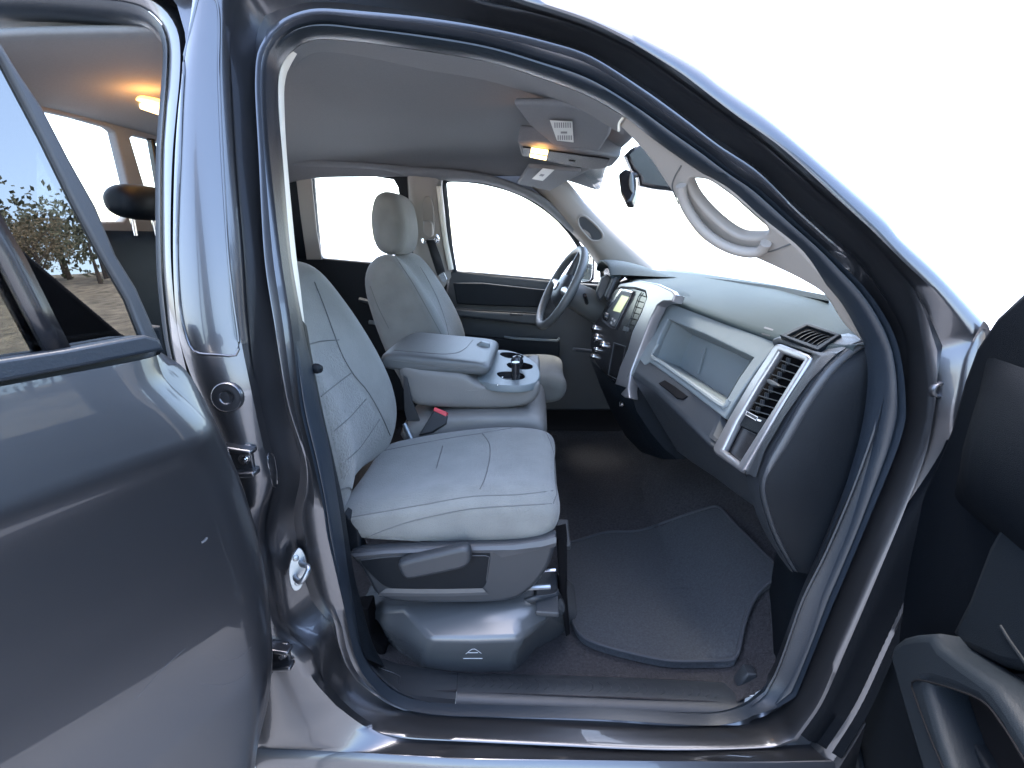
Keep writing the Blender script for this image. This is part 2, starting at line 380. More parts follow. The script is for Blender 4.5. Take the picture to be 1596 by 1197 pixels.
# rubber seal, rolled: from q0 round to q1
b = MB()
s1 = shift(q1, (0, -.006, 0))
for i in range(len(s1)):       # down the front pillar the seal lips cover the flange
    k = min(1, max(0, (i-(nT1-14))/24))*min(1, max(0, (nT1+NS['R']+2-i)/6))
    s1[i] = s1[i].lerp(q2[i]+Vector((0, -.008, 0)), .82*k)
def ring(t, out): return shift(mixl(q0, s1, t), (0, out, 0))
q0d = loop(L0, .03)
b.grid([q0d, q0, ring(.12, -.012), ring(.3, -.02), ring(.5, -.02), ring(.68, -.013), ring(.76, -.004), ring(.8, .004), ring(.84, -.006), ring(.94, -.009), ring(1.0, .002), shift(q1, (0, .012, 0))], cu=True)
b.out('door_seal', RUBBER, TRUCK, angle=70)
i0 = nT1+14; iR = list(range(i0, nT1+NS['R']-1))
MB().grid([[q3[i].lerp(q4[i], max(.06, .95-.07*(i-i0))) for i in iR], [q3[i].lerp(q4[i], max(.2, .96-.07*(i-i0)))+Vector((0, -.008, 0)) for i in iR], [q3[i].lerp(q4[i], max(.55, .98-.07*(i-i0)))+Vector((0, -.014, 0)) for i in iR], [q4[i]+Vector((0, -.01, 0)) for i in iR], [q5[i]+Vector((0, -.01, 0)) for i in iR]]).out('hinge_pillar_shade', DOORBLK, TRUCK, angle=70)  # added black cover over the painted hinge pillar, standing in for its shade
MB().add([aS(x, y, -.03) for x, y in [(255,-20),(276,8),(288,50),(292,90),(302,20),(312,-60)]], [list(range(6))]).out('roof_corner', PAINT, TRUCK)
# pressed panel in the pillar, its raised border
def pil(x, y, off): return aS(x, y, off)
pan = [(286,120),(281,239),(277,330),(276,400),(281,480),(292,530),(305,549),(340,553),(368,553),(372,530),(364,470),(356,400),(346,239),(341,120),(338,-20),(298,-20)]
t = bvh(body)
pp = onto(t, [(v.x, v.y) for v in crom([(x, max(y, 2), 0) for x, y in pan], 110, True)], .0)
MB().tube(pp, .0022, 8, closed=True).out('pillar_panel_bead', PAINT, body)
# rubber grommet in the pillar
c = onto(t, [(354, 619)])[0]
ax = Vector((.1, -1, .08))
MB().lathe(c, ax, [(.001, -.001), (.009, 0), (.011, .003), (.016, .004), (.0195, .003), (.022, .0035), (.024, .0015), (.0245, -.004)]).out('grommet', PAINT, body)
c = onto(t, [(1464, 608)])
c = c[0] if c else aS(1464, 608, -.09)
MB().lathe(c, ax, [(.001, .0), (.006, .0005), (.009, .004), (.0115, .004), (.0135, .001), (.014, -.004)]).out('grommet', PAINT, body)
# hinges
def hinge(px, py, s):
    c = aS(px, py, -.1)
    b = MB(); b.box(c+Vector((-.006*s, .004, 0)), .045*s, .008, .05*s); b.box(c+Vector((0, -.006, .021*s)), .05*s, .022, .009*s, Matrix.Rotation(.15, 3, 'Y')); b.box(c+Vector((0, -.006, -.021*s)), .05*s, .022, .009*s, Matrix.Rotation(-.1, 3, 'Y'))
    h = b.out('door_hinge', PAINT, TRUCK, bevel=.003)
    b = MB(); b.lathe(c+Vector((.004*s, -.002, .001)), Vector((.1, -1, .1)), [(.001, .007), (.005*s, .007), (.0055*s, .006), (.0057*s, .001), (.009*s, .0008), (.0092*s, -.004)], 12); b.out('hinge_bolt', CHROME, h)
    b = MB(); b.tube([c+Vector((-.02*s, -.014, -.03*s)), c+Vector((-.02*s, -.014, .03*s))], .007*s, 12); b.out('hinge_pin', GAPBLK, h)
hinge(378, 716, 1.0); hinge(438, 1020, .9)
# slot in the pillar
sl = onto(t, [(x, y) for x, y in [(417,712),(423,706),(428,716),(432,745),(431,757),(426,757),(421,740)]], .0)
if len(sl) == 7: MB().tube(crom(sl, 40, True), .0018, 8, closed=True).out('pillar_slot', PAINT, body)
# striker
pl = [(466,854),(475,864),(478,880),(474,905),(468,918),(459,921),(453,912),(450,890),(455,868)]
P0 = aS(464, 888, -.045); n0 = Vector((.45, -.85, .25)).normalized()
st = plate('door_striker', [[aP(x, y, P0, n0) for x, y in pl]], P0, n0, .006, STEEL, TRUCK, .0012, 40)
lp = [aP(469,876,P0,n0), aP(470,876,P0,n0)+n0*.014, aP(478,874,P0,n0)+n0*.034, aP(478,880,P0,n0)+n0*.039, aP(468,896,P0,n0)+n0*.036, aP(461,899,P0,n0)+n0*.012, aP(460,899,P0,n0)]
MB().tube(crom(lp, 40), .0048, 10).out('striker_loop', STEEL, st)
for (x, y) in ((461, 870), (464, 908)):
    MB().lathe(aP(x, y, P0, n0), n0, [(.0008, .003), (.004, .003), (.0055, .0022), (.0058, -.002)], 14).out('striker_screw', STEEL, st)
# black patch behind the striker (recess of the jamb)
# B-pillar trim strip seen at the edge of the seal
cr = [(434,112),(437,94),(452,80),(462,84),(455,100),(446,118),(443,150),(444,200),(449,260),(456,340),(463,405),(470,470),(475,509),(470,509),(462,450),(454,400),(446,320),(440,239),(435,170)]
outer = [(457,80),(446,90),(438,106),(434,130),(435,170),(440,239),(446,320),(454,400),(463,455),(472,507)]
inner = [(463,84),(455,98),(447,115),(443,140),(444,185),(447,239),(454,320),(462,400),(469,455),(475,507)]
oo = crom([(x, y, 0) for x, y in outer], 40); ii = crom([(x, y, 0) for x, y in inner], 40)
MB().grid([[aS(v.x-10, v.y, .02) for v in oo], [aS(v.x, v.y, .012) for v in oo], [aS(v.x, v.y, .03) for v in ii], [aS(v.x-6, v.y, .06) for v in ii], [aS(v.x-34, v.y, .09) for v in ii]]).out('pillar_trim', CREAM, TRUCK, angle=70)
# inside of the B pillar (dark lower trim, seat belt anchor slot)
outer = [(472,500),(486,570),(500,640),(514,700),(527,780),(536,840),(541,880),(551,940),(560,994),(570,1026)]
inner = [(478,508),(489,570),(503,640),(519,710),(534,780),(545,850),(553,900),(566,950),(580,1000),(600,1040)]
oo = crom([(x, y, 0) for x, y in outer], 40); ii = crom([(x, y, 0) for x, y in inner], 40)
MB().grid([[aS(v.x-8, v.y, .02) for v in oo], [aS(v.x, v.y, .006) for v in oo], [aS(v.x, v.y, .03) for v in ii], [aS(v.x-10, v.y, .09) for v in ii], [aS(v.x-60, v.y, .1) for v in ii]]).out('lower_pillar_trim', DARK, TRUCK, angle=70)
c = aS(491, 574, .02); MB().lathe(c, Vector((1, -.4, 0)), [(.001, .014), (.007, .012), (.009, .006), (.009, 0)]).out('belt_guide_knob', DARK, TRUCK)

# ------------------------------------------------------------------ rear door opening
r0 = [(-60,18),(0,22),(70,24),(134,28),(190,33),(225,40),(247,54),(257,72),(261,92),(258,130),(253,180),(249,239),(248,320),(249,400),(252,450),(261,520),(272,570),(290,640),(330,760),(350,900)]
r1 = [(-60,-8),(0,-4),(70,-2),(134,0),(190,4),(222,12),(240,24),(254,40),(262,66),(263,92),(261,130),(257,180),(253,239),(252,320),(253,400),(256,450),(265,530),(276,580),(294,650),(334,760),(354,900)]
r2 = [(-60,-30),(0,-26),(70,-24),(134,-20),(200,-14),(240,3),(262,22),(277,50),(281,85),(279,130),(274,180),(269,239),(266,320),(266,400),(270,460),(276,510),(290,575),(310,650),(350,760),(366,900)]
r3 = [(-60,-50),(0,-46),(70,-44),(134,-40),(200,-36),(250,-14),(276,10),(288,50),(286,85),(283,130),(278,180),(272,239),(269,320),(269,400),(274,460),(281,510),(296,575),(318,650),(355,760),(372,900)]
def rl(L, off, n=90): return [aS(v.x, v.y, off) for v in crom([(x, y, 0) for x, y in L], n)]
a0, a1, a2, a3 = rl(r0, .01), rl(r1, -.02), rl(r2, -.035), rl(r3, -.02)
MB().grid([a1, shift(mixl(a1, a2, .4), (0, -.004, 0)), a2, shift(mixl(a2, a3, .2), (0, .02, 0)), shift(mixl(a2, a3, .5), (0, .03, 0))]).out('rear_door_flange', PAINT, TRUCK, angle=60)
MB().grid([shift(a0, (0, .03, 0)), a0, shift(mixl(a0, a1, .5), (0, -.012, 0)), shift(a1, (0, -.004, 0))]).out('rear_door_seal', RUBBER, TRUCK, angle=70)
MB().grid([shift(mixl(a2, a3, .3), (0, .03, 0)), shift(a3, (0, .03, 0)), [aS(v.x+14, v.y, -.03) for v in crom([(x, y, 0) for x, y in r3], 90)]]).out('pillar_gap_rubber', GAPBLK, TRUCK)
# roof side above the doors between the two openings
tp = [(-60,-52),(100,-48),(200,-42),(262,-12),(300,-20),(340,-60),(480,-100),(480,-190),(-60,-150)]
MB().add([aS(x, y, -.05) for x, y in tp], [list(range(len(tp)))]).out('roof_side', PAINT, TRUCK)

# ------------------------------------------------------------------ cabin shell
# headliner
HX0, HX1 = -1.22, .27
prof = [(.13, 1.826), (.2, 1.834), (.26, 1.84), (.3, 1.844), (.5, 1.852), (.81, 1.855), (1.1, 1.852), (1.35, 1.838), (1.46, 1.81), (1.505, 1.775), (1.52, 1.745)]
rows = []
for i in range(16):
    f = i/15; x = HX0+(HX1-HX0)*f
    fr = max(0, (x-0.02)/.25)      # drops towards the windscreen header
    rr = max(0, (-.9-x)/.32)
    rows.append([Vector((x, y, z-.07*fr**1.6-.06*rr**2)) for y, z in prof])
MB().grid(rows).out('headliner', HEAD, TRUCK, sub=1, angle=80, solid=-.02)
# rail trim over the near door (lighter band) following the seal
oo = crom([(x, y, 0) for x, y in L0['T'][:9]], 60)
MB().grid([[aS(v.x, v.y-6, .025) for v in oo], [aS(v.x, v.y+1, .012) for v in oo], [aS(v.x, v.y+9, .06) for v in oo], [aS(v.x, v.y+19, .16) for v in oo], [aS(v.x, v.y+30, .32) for v in oo]]).out('rail_trim', HEAD, TRUCK, angle=80)
# floor, tunnel, toe board, sill inside
rows = []
for x in (-1.25, -.6, 0, .2, .3, .36, .42, .46, .5, .6, .7, .85, 1.0):
    z = floorz(x); rows.append([Vector((x, .03, z+.035)), Vector((x, .07, z+.02)), Vector((x, .12, z)), Vector((x, .5, z)), Vector((x, .62, z+.01)), Vector((x, .70, z+.02)), Vector((x, .81, z+.03)), Vector((x, .92, z+.02)), Vector((x, 1.0, z+.01)), Vector((x, 1.1, z)), Vector((x, 1.56, z)), Vector((x, 1.62, z+.03))])
MB().grid(rows).out('floor_carpet', CARPET, TRUCK, angle=80)
MB().grid([[Vector((.98, -.02, .4)), Vector((.98, 1.7, .4))], [Vector((.98, -.02, 1.05)), Vector((.98, 1.7, 1.05))], [Vector((.86, -.02, 1.22)), Vector((.86, 1.7, 1.22))], [Vector((.80, 0.03, 1.33)), Vector((.80, 1.6, 1.33))]]).out('firewall', GAPBLK, TRUCK)
# back wall with the rear window opening
def bx(x, y, X=-1.2): return aX(x, y, X)
Pb, nb = Vector((-1.2, 0, 0)), Vector((1, 0, 0))
holeA = [(74,178),(110,180),(176,201),(184,208),(199,290),(199,335),(190,344),(161,343),(150,320),(100,235)]
holeA = [(60,172),(76,174),(120,184),(172,199),(181,206),(200,286),(200,337),(192,345),(140,346),(60,330)]
holeB = [(204,216),(209,211),(238,218),(262,226),(275,300),(262,305),(236,298),(228,296),(220,270)]
back = [Vector((-1.2, .02, .5)), Vector((-1.2, 1.62, .5)), Vector((-1.2, 1.62, 1.4)), Vector((-1.2, 1.5, 1.83)), Vector((-1.2, .12, 1.83)), Vector((-1.2, .02, 1.4))]
def mir(p, c=.81): return Vector((p.x, 2*c-p.y, p.z))
yb = [Vector((-1.2, .93, 1.765)), Vector((-1.2, 1.28, 1.765)), Vector((-1.2, 1.30, 1.5)), Vector((-1.2, .96, 1.5))]
plate('cab_back_wall', [back, [bx(*p) for p in holeA], [bx(*p) for p in holeB], [Vector((-1.2, 1.02, 1.765)), Vector((-1.2, 1.35, 1.765)), Vector((-1.2, 1.38, 1.52)), Vector((-1.2, 1.05, 1.52))]], Pb, nb, .03, HEAD, TRUCK, .006)
MB().add([Vector((-1.215, .3, 1.45)), Vector((-1.215, 1.5, 1.45)), Vector((-1.215, 1.5, 1.82)), Vector((-1.215, .3, 1.82))], [(0, 1, 2, 3)]).out('rear_window_glass', GLASS, TRUCK, solid=.004)
MB().box((-1.195, .845, 1.62), .02, .016, .34).out('window_divider', BLK, TRUCK, bevel=.004)

# ------------------------------------------------------------------ driver's side of the cab
Pf, nf = Vector((0, WIDTH, 1.35)), Vector((0, -1, .0))
def F(pts, off=0): return [aF(x, y, off) for x, y in pts]
def strip(name, a, b, m, thick=.03, off=0, n=40, par=None):
    """a moulded strip between two traced edges on the far wall, with a rolled thickness"""
    A = [aF(v.x, v.y, off) for v in crom([(x, y, 0) for x, y in a], n)]; B = [aF(v.x, v.y, off) for v in crom([(x, y, 0) for x, y in b], n)]
    t = Vector((0, -thick, 0))
    return MB().grid([shift(A, (0, .04, 0)), A, shift(mixl(A, B, .12), t*.8), shift(mixl(A, B, .3), t), shift(mixl(A, B, .7), t), shift(mixl(A, B, .88), t*.8), B, shift(B, (0, .04, 0))]).out(name, m, par or TRUCK, angle=80)
# driver's door: below the belt, with frame
door = [(688,500),(700,424),(708,421),(760,428),(850,437),(945,445),(990,430),(1000,520),(960,640),(860,640),(700,640)]
dd = plate('driver_door', [[aY(x, y, 1.60) for x, y in door]], Vector((0, 1.60, 0)), Vector((0, -1, 0)), .06, DARK2, TRUCK, .01)
def bar(name, pts, r, m, par, y=1.56, n=8): return MB().tube([aY(a, b_, y) for a, b_ in pts], r, n).out(name, m, par)
def blk(name, pts, y, d, m, par, bev=.006, sm=0): return plate(name, [[aY(a, b_, y) for a, b_ in pts]], Vector((0, y, 0)), Vector((0, -1, 0)), d, m, par, bev, sm)
blk('door_upper_panel', [(706,441),(752,441),(852,452),(852,480),(748,476),(712,474)], 1.53, .02, DARK, dd, .006)
blk('door_armrest', [(708,482),(748,485),(846,490),(852,500),(838,508),(748,498),(712,494)], 1.50, .07, DARK2, dd, .012)
blk('door_pocket', [(712,520),(780,527),(872,532),(872,600),(700,600)], 1.53, .02, DARK, dd, .006)
bar('pocket_lip', [(786,525),(800,527),(850,530),(868,531),(872,527)], .006, UPPER, dd, 1.515)
blk('door_pull', [(795,488),(815,489),(815,492),(795,491)], 1.46, .01, BLK, dd, .003)
# window frame of the driver's door (thin black rubber)
win = [(693,284),(700,280),(730,281),(762,286),(800,297),(834,314),(866,338),(890,364),(905,388),(912,404)]
winb = [(709,424),(760,428),(850,436),(908,442)]
wl = [(693,284),(697,330),(702,380),(709,424)]
A = [aF(v.x, v.y, .0) for v in crom([(x, y, 0) for x, y in (wl[::-1][:-1]+win)], 80)]
MB().tube(A, .011, 8).out('window_frame_rubber', RUBBER, dd)
MB().tube([aF(x, y) for x, y in winb], .008, 8).out('belt_rubber', RUBBER, dd)
gl = [aF(x, y, .02) for x, y in wl[::-1][:-1]+win+[(935,420),(938,446)]]
MB().add(gl, [list(range(len(gl)))]).out('driver_window_glass', GLASS, dd, solid=.004)
# far rear door and window
rd = [(440,404),(500,402),(590,410),(645,418),(660,640),(600,640),(470,640),(440,500)]
rdo = plate('driver_rear_door', [[aY(x, y, 1.60) for x, y in rd]], Vector((0, 1.60, 0)), Vector((0, -1, 0)), .05, DARK, TRUCK, .008)
bar('rear_door_lip', [(560,467),(580,472),(620,476)], .012, DARK2, rdo, 1.56)
bar('rear_door_lip_lower', [(575,502),(600,505),(640,508)], .010, UPPER, rdo, 1.56)
# frame around that window: dark with inner warm-grey pillar panel at its rear
frame_o = [(452,418),(448,340),(450,268),(462,258),(520,256),(600,262),(640,262),(646,290),(648,318),(646,420)]
hole = [(505,406),(499,400),(492,330),(488,278),(492,272),(520,271),(580,275),(609,279),(613,286),(607,300),(590,345),(582,378),(583,400),(575,409),(560,410)]
Pr = aF(550, 340, .0); nr = (aF(550, 270, 0)-aF(550, 410, 0)).cross(Vector((1, 0, 0)))
def fp(L): return [aP(x, y, Pr, nr.normalized()) for x, y in L]
hole2 = [(505,406),(499,400),(492,330),(488,278),(492,272),(520,271),(580,275),(613,280),(620,292),(626,330),(626,400),(620,412),(560,410)]
plate('rear_window_frame', [fp(frame_o), fp(hole2)], Pr, nr, .03, DARK, rdo, .005)
plate('rear_pillar_panel', [fp([(461,264),(486,266),(489,300),(495,360),(503,404),(479,404),(470,340)])], Pr-nr.normalized()*.0+Vector((0, -.012, 0)), nr, .012, TRIM, rdo, .005)
plate('rear_side_glass', [[p+Vector((0, .015, 0)) for p in fp(hole2)]], Pr+Vector((0, .015, 0)), nr, .004, GLASS, rdo, .0005)
# C pillar and rear corner, far side
MB().grid([F([(380,250),(448,258)], .0), F([(380,420),(452,418)], 0)]).out('rear_corner_trim', HEAD, TRUCK)
# far B pillar trim
strip('driver_pillar_trim', [(634,262),(636,300),(640,350),(646,420),(650,520)], [(690,268),(688,285),(691,330),(700,400),(706,428)], TRIM, .05, .0)
# its light edge and seat belt
MB().tube([aF(x, y, -.03) for x, y in [(684,290),(688,330),(695,380),(703,420)]], .012, 8).out('pillar_trim_edge', CREAM, TRUCK)
sbm = blk('seat_belt_slider', [(657,326),(661,308),(668,306),(673,312),(676,330),(676,366),(668,368),(660,352)], 1.45, .008, TRIM, TRUCK, .003, 40)
blk('belt_height_knob', [(659,350),(661,344),(669,344),(674,350),(674,366),(668,370),(661,366)], 1.425, .02, TRIM, sbm, .006, 40)
rg = MB().tube([aY(x, y, 1.40) for x, y in crom([(659,372,0),(660,379,0),(668,373,0),(680,372,0),(682,366,0),(684,374,0),(679,380,0)], 30) for x, y in [(x, y)]] if False else [aY(v.x, v.y, 1.40) for v in crom([(658,372,0),(660,379,0),(668,374,0),(678,373,0),(681,367,0),(683,374,0),(678,380,0)], 30)], .005, 8).out('belt_ring', CHROME, sbm)
L_ = [aY(x, y, 1.395) for x, y in [(664,374),(672,400),(682,430)]]; R_ = [aY(x, y, 1.395) for x, y in [(677,374),(687,400),(694,424)]]
MB().grid([L_, R_]).out('seat_belt_webbing', BELT, sbm, solid=.002)
blk('belt_tongue', [(684,428),(692,424),(697,436),(694,440),(688,438)], 1.385, .003, CHROME, sbm, .0008)
# header above far windows
strip('driver_roof_rail', [(440,246),(520,250),(620,258),(690,262),(760,272),(810,288),(850,308),(896,344)], [(440,262),(520,262),(600,266),(640,276),(694,281),(762,287),(834,315),(892,364)], HEAD, .05, -.02)
# driver's windscreen pillar
fa_o = [(820,284),(846,306),(866,332),(894,366),(918,392),(940,428)]
fa_i = [(862,262),(890,288),(915,318),(950,352),(985,384),(1024,418)]
ap = strip('driver_windscreen_pillar', fa_o, fa_i, TRIM, .06, -.03, 40)
t = bvh(ap)
hh = onto(t, [(v.x, v.y) for v in crom([(x, y, 0) for x, y in [(901,340),(906,336),(914,338),(930,352),(939,364),(939,371),(933,375),(922,374),(910,362),(902,350)]], 40, True)], .002)
b = MB(); c = sum(hh, Vector())/len(hh); b.v = list(hh)+[c]; b.f = [(i, (i+1) % len(hh), len(hh)) for i in range(len(hh))]
b.out('grab_handle_recess', DARK2, ap); MB().tube(hh, .005, 8, True).out('recess_edge', TRIM, ap)
# black sail behind the mirror, and the driver's mirror outside
blk('mirror_sail', [(934,388),(940,392),(975,432),(960,444),(936,442)], 1.58, .02, BLK, dd, .004)
mr = blk('driver_door_mirror', [(899,389),(905,384),(922,386),(928,390),(927,436),(920,443),(896,436),(893,430)], 1.80, .10, BLK, TRUCK, .02)
# reflective face, turned a little back
Pm = aY(912, 412, 1.735); nm = Vector((-.55, -1, .08)).normalized()
plate('mirror_glass_pane', [[aP(x, y, Pm, nm) for x, y in [(900,390),(921,390),(922,430),(917,438),(897,434)]]], Pm, nm, .004, MIRR, mr, .001, 30)

# ------------------------------------------------------------------ windscreen and its header
wb = [Vector((.56, .05, 1.36)), Vector((.68, .3, 1.345)), Vector((.75, .6, 1.338)), Vector((.77, .81, 1.336)), Vector((.75, 1.05, 1.338)), Vector((.68, 1.32, 1.345)), Vector((.56, 1.57, 1.36))]
wt = [Vector((.16, .16, 1.79)), Vector((.25, .3, 1.80)), Vector((.29, .6, 1.805)), Vector((.30, .81, 1.807)), Vector((.29, 1.05, 1.805)), Vector((.25, 1.32, 1.80)), Vector((.16, 1.47, 1.79))]
MB().grid([wb, mixl(wb, wt, .5), wt]).out('windscreen', GLASS, TRUCK, solid=.005)
# wiper cowl strip visible past the dash edge
b = MB(); b.grid([[p+Vector((-.01, 0, .0)) for p in wb], [p+Vector((.03, 0, .008)) for p in wb], [p+Vector((.2, 0, -.03)) for p in wb]]); b.out('cowl', RUBBER, TRUCK)

# near windscreen pillar trim with grab handle
o1 = [(972,181),(1013,213),(1070,254),(1126,292),(1182,341),(1239,389),(1276,431),(1314,476),(1346,530)]
i1 = [(964,196),(991,224),(1013,250),(1043,295),(1062,322),(1088,348),(1126,374),(1164,397),(1220,423),(1257,442),(1284,461),(1312,504),(1342,533)]
A0 = [aS(v.x+3, v.y-4, .012) for v in crom([(x, y, 0) for x, y in o1], 60)]
P1, n1 = plane3(aS(972, 186, .03), aS(1342, 520, .03), aS(1130, 366, .075))
A0o = [aP(v.x+4, v.y-5, P1, n1) for v in crom([(x, y, 0) for x, y in o1], 50)]
I0 = [aP(v.x, v.y, P1, n1) for v in crom([(x, y, 0) for x, y in i1], 60)]
hl = [(1074,285),(1083,280),(1103,283),(1124,296),(1155,319),(1182,340),(1195,358),(1196,366),(1188,370),(1168,371),(1150,368),(1130,356),(1105,334),(1086,312),(1078,298)]
wp = plate('windscreen_pillar_trim', [A0o+I0[::-1], [aP(v.x, v.y, P1, n1) for v in crom([(x, y, 0) for x, y in hl], 60, True)]], P1, n1, .022, TRIM, TRUCK, .006)
nn = n1 if n1.dot(CAM-P1) > 0 else -n1
hb = [(1066,284),(1070,300),(1080,318),(1100,342),(1124,362),(1150,377),(1175,385),(1192,384),(1198,374)]
MB().tube([aP(v.x, v.y, P1, n1)+nn*(.008+.012*math.sin(math.pi*i/39)) for i, v in enumerate(crom([(x, y, 0) for x, y in hb], 40))], .009, 10).out('grab_handle', TRIM, wp)
ln = [(1062,258),(1052,275),(1048,292),(1058,318)]; MB().tube([aP(v.x, v.y, P1, n1)+nn*.0005 for v in crom([(x, y, 0) for x, y in ln], 16)], .0012, 6).out('handle_cover_joint', SEAM, wp)
ln = [(1180,392),(1200,392),(1222,384),(1232,380)]; MB().tube([aP(v.x, v.y, P1, n1)+nn*.0005 for v in crom([(x, y, 0) for x, y in ln], 16)], .0012, 6).out('handle_cover_joint', SEAM, wp)
ln = [(973,181),(967,190),(966,202)]; MB().tube([aP(v.x, v.y, P1, n1)+nn*.003 for v in crom([(x, y, 0) for x, y in ln], 12)], .0022, 6).out('trim_clip', CREAM, wp)

# ------------------------------------------------------------------ overhead: visors, console, lamp, mirror
def quad(name, pts, y, th, m, par, bev=.006): # pts: (px,py,y)
    v = [aY(a, b_, c) for a, b_, c in pts]; n = (v[1]-v[0]).cross(v[2]-v[0]).normalized()
    if n.dot(CAM-v[0]) < 0: n = -n
    b = MB(); b.prism(v, -n*th); return b.out(name, m, par, bevel=bev), v, n
vis, vv, vn = quad('sun_visor', [(800,163,.38), (880,163,.34), (957,183,.36), (950,212,.52), (934,236,.66), (862,226,.70), (826,196,.55)], 0, .016, HEAD, TRUCK, .007)
Pv, nv = plane3(vv[0], vv[2], vv[4]); nv = nv if nv.dot(CAM-Pv) > 0 else -nv
Pst = Pv+nv*.004
stk = plate('visor_label', [[aP(x, y, Pst, nv) for x, y in [(857,188),(892,190),(894,222),(868,219)]]], Pst, nv, .001, PAPER, vis, .0003)
b = MB()
for k in range(8):
    x = 864+k*3.4; b.prism([aP(a, c_, Pst+nv*.0006, nv) for a, c_ in [(x,191),(x+1.7,191),(x+1.9,199),(x+.2,199)]], nv*.0003)
for k in range(7):
    x = 869+k*3.4; b.prism([aP(a, c_, Pst+nv*.0006, nv) for a, c_ in [(x,211),(x+1.8,211),(x+1.9,218),(x+.1,218)]], nv*.0003)
b.prism([aP(a, c_, Pst+nv*.0006, nv) for a, c_ in [(874,205),(884,205),(884,208),(874,208)]], nv*.0003)
b.out('label_print', INK, stk)
vis2, vv, vn = quad('driver_sun_visor', [(823,262,1.0), (906,268,1.0), (890,280,1.12), (858,298,1.36), (806,287,1.40)], 0, .016, HEAD, TRUCK, .006)
Pv2, nv2 = plane3(vv[0], vv[1], vv[3]); nv2 = nv2 if nv2.dot(CAM-Pv2) > 0 else -nv2
Ps2 = Pv2+nv2*.004
s2 = plate('driver_visor_label', [[aP(x, y, Ps2, nv2) for x, y in [(846,262.5),(864,265),(846,282),(829,279)]]], Ps2, nv2, .001, PAPER, vis2, .0003)
MB().prism([aP(x, y, Ps2+nv2*.0006, nv2) for x, y in [(843,271),(849,272),(846,275),(840,274)]], nv2*.0003).out('driver_label_print', INK, s2)
oc, ov, on = quad('overhead_console', [(806,222,.76), (850,226,.74), (930,240,.74), (966,247,.76), (956,258,.92), (930,266,.96), (850,253,.96), (812,243,.96)], 0, .05, HEAD, TRUCK, .008)
Po, no = plane3(ov[0], ov[2], ov[5]); no = no if no.dot(CAM-Po) > 0 else -no
plate('console_insert', [[aP(x, y, Po+no*.004, no) for x, y in [(815,230),(858,236),(950,249),(944,262),(926,264),(852,251),(815,243)]]], Po+no*.004, no, .004, DARK, oc, .0015)
for L in ([(828,232),(854,236),(853,242),(827,238)], [(826,241.5),(852,246),(851,250),(826,245)]):
    lm = plate('map_lamp', [[aP(x, y, Po+no*.008, no) for x, y in L]], Po+no*.008, no, .004, LAMPC, oc, .001)
plate('console_switch', [[aP(x, y, Po+no*.007, no) for x, y in [(887,251),(896,252),(895,254),(886,253)]]], Po+no*.007, no, .003, DARK, oc, .001)
# header panel that joins visors to the windscreen top
MB().grid([[Vector((.05, .16, 1.80)), Vector((.10, .4, 1.825)), Vector((.10, .81, 1.83)), Vector((.10, 1.2, 1.825)), Vector((.05, 1.46, 1.80))],
           [Vector((.15, .17, 1.75)), Vector((.235, .4, 1.745)), Vector((.228, .81, 1.735)), Vector((.18, 1.2, 1.725)), Vector((.085, 1.47, 1.705))],
           [Vector((.165, .16, 1.75)), Vector((.262, .4, 1.75)), Vector((.25, .81, 1.742)), Vector((.2, 1.2, 1.735)), Vector((.10, 1.48, 1.715))],
           [Vector((.18, .16, 1.79)), Vector((.28, .4, 1.80)), Vector((.27, .81, 1.80)), Vector((.22, 1.2, 1.79)), Vector((.12, 1.49, 1.77))]]).out('windscreen_header', HEAD, TRUCK, sub=2)
# rear-view mirror with its sensor cover
blk('mirror_mount_cover', [(975,240),(983,232),(1000,222),(1040,250),(1070,300),(1022,294),(998,289),(996,276),(985,264)], .80, .05, BLK, TRUCK, .01)
rm = quad('rear_view_mirror', [(963,270,.80), (974,262,.80), (988,266,.78), (989,300,.76), (984,314,.74), (974,313,.74), (967,300,.78)], 0, .035, BLK, TRUCK, .007)[0]
MB().tube([aY(986, 274, .8), aY(1000, 270, .82)], .008, 8).out('mirror_stalk', BLK, rm)
MB().grid([[aY(981, 264, .77), aY(988, 268, .765)], [aY(979, 292, .765), aY(988, 300, .752)], [aY(984, 300, .752), aY(988, 303, .75)]]).out('mirror_back', UPPER, rm, sub=1, solid=.004)
# dome lamp in the rear roof
dl = bpy.data.lights
P, n = plane3(aZ(202, 160, 1.842), aZ(262, 185, 1.842), aZ(228, 190, 1.842))
lampL = [(201,168),(204,160),(214,153),(226,153),(262,166),(266,196),(250,192),(222,186),(206,178)]
dm = plate('dome_lamp', [[aZ(v.x, v.y, 1.838) for v in crom([(x, y, 0) for x, y in lampL], 40, True)]], Vector((0, 0, 1.838)), Vector((0, 0, -1)), .012, LAMP, TRUCK, .004)
plate('dome_lamp_bulb', [[aZ(v.x, v.y, 1.832) for v in crom([(x, y, 0) for x, y in [(218,164),(236,162),(262,175),(262,190),(240,185),(224,178)]], 30, True)]], Vector((0, 0, 1.832)), Vector((0, 0, -1)), .004, LAMPC, dm, .001)
pt = bpy.data.lights.new('dome_bulb_light', 'POINT'); po = bpy.data.objects.new('dome_bulb_light', pt); pt.energy = .11; pt.color = (1, .42, .1); pt.shadow_soft_size = .015; po.location = aZ(236, 172, 1.80); COL.objects.link(po)
pt = bpy.data.lights.new('map_bulb_light', 'POINT'); po = bpy.data.objects.new('map_bulb_light', pt); pt.energy = .02; pt.color = (1, .42, .1); pt.shadow_soft_size = .01; po.location = aP(842, 238, Po+no*.02, no); COL.objects.link(po)

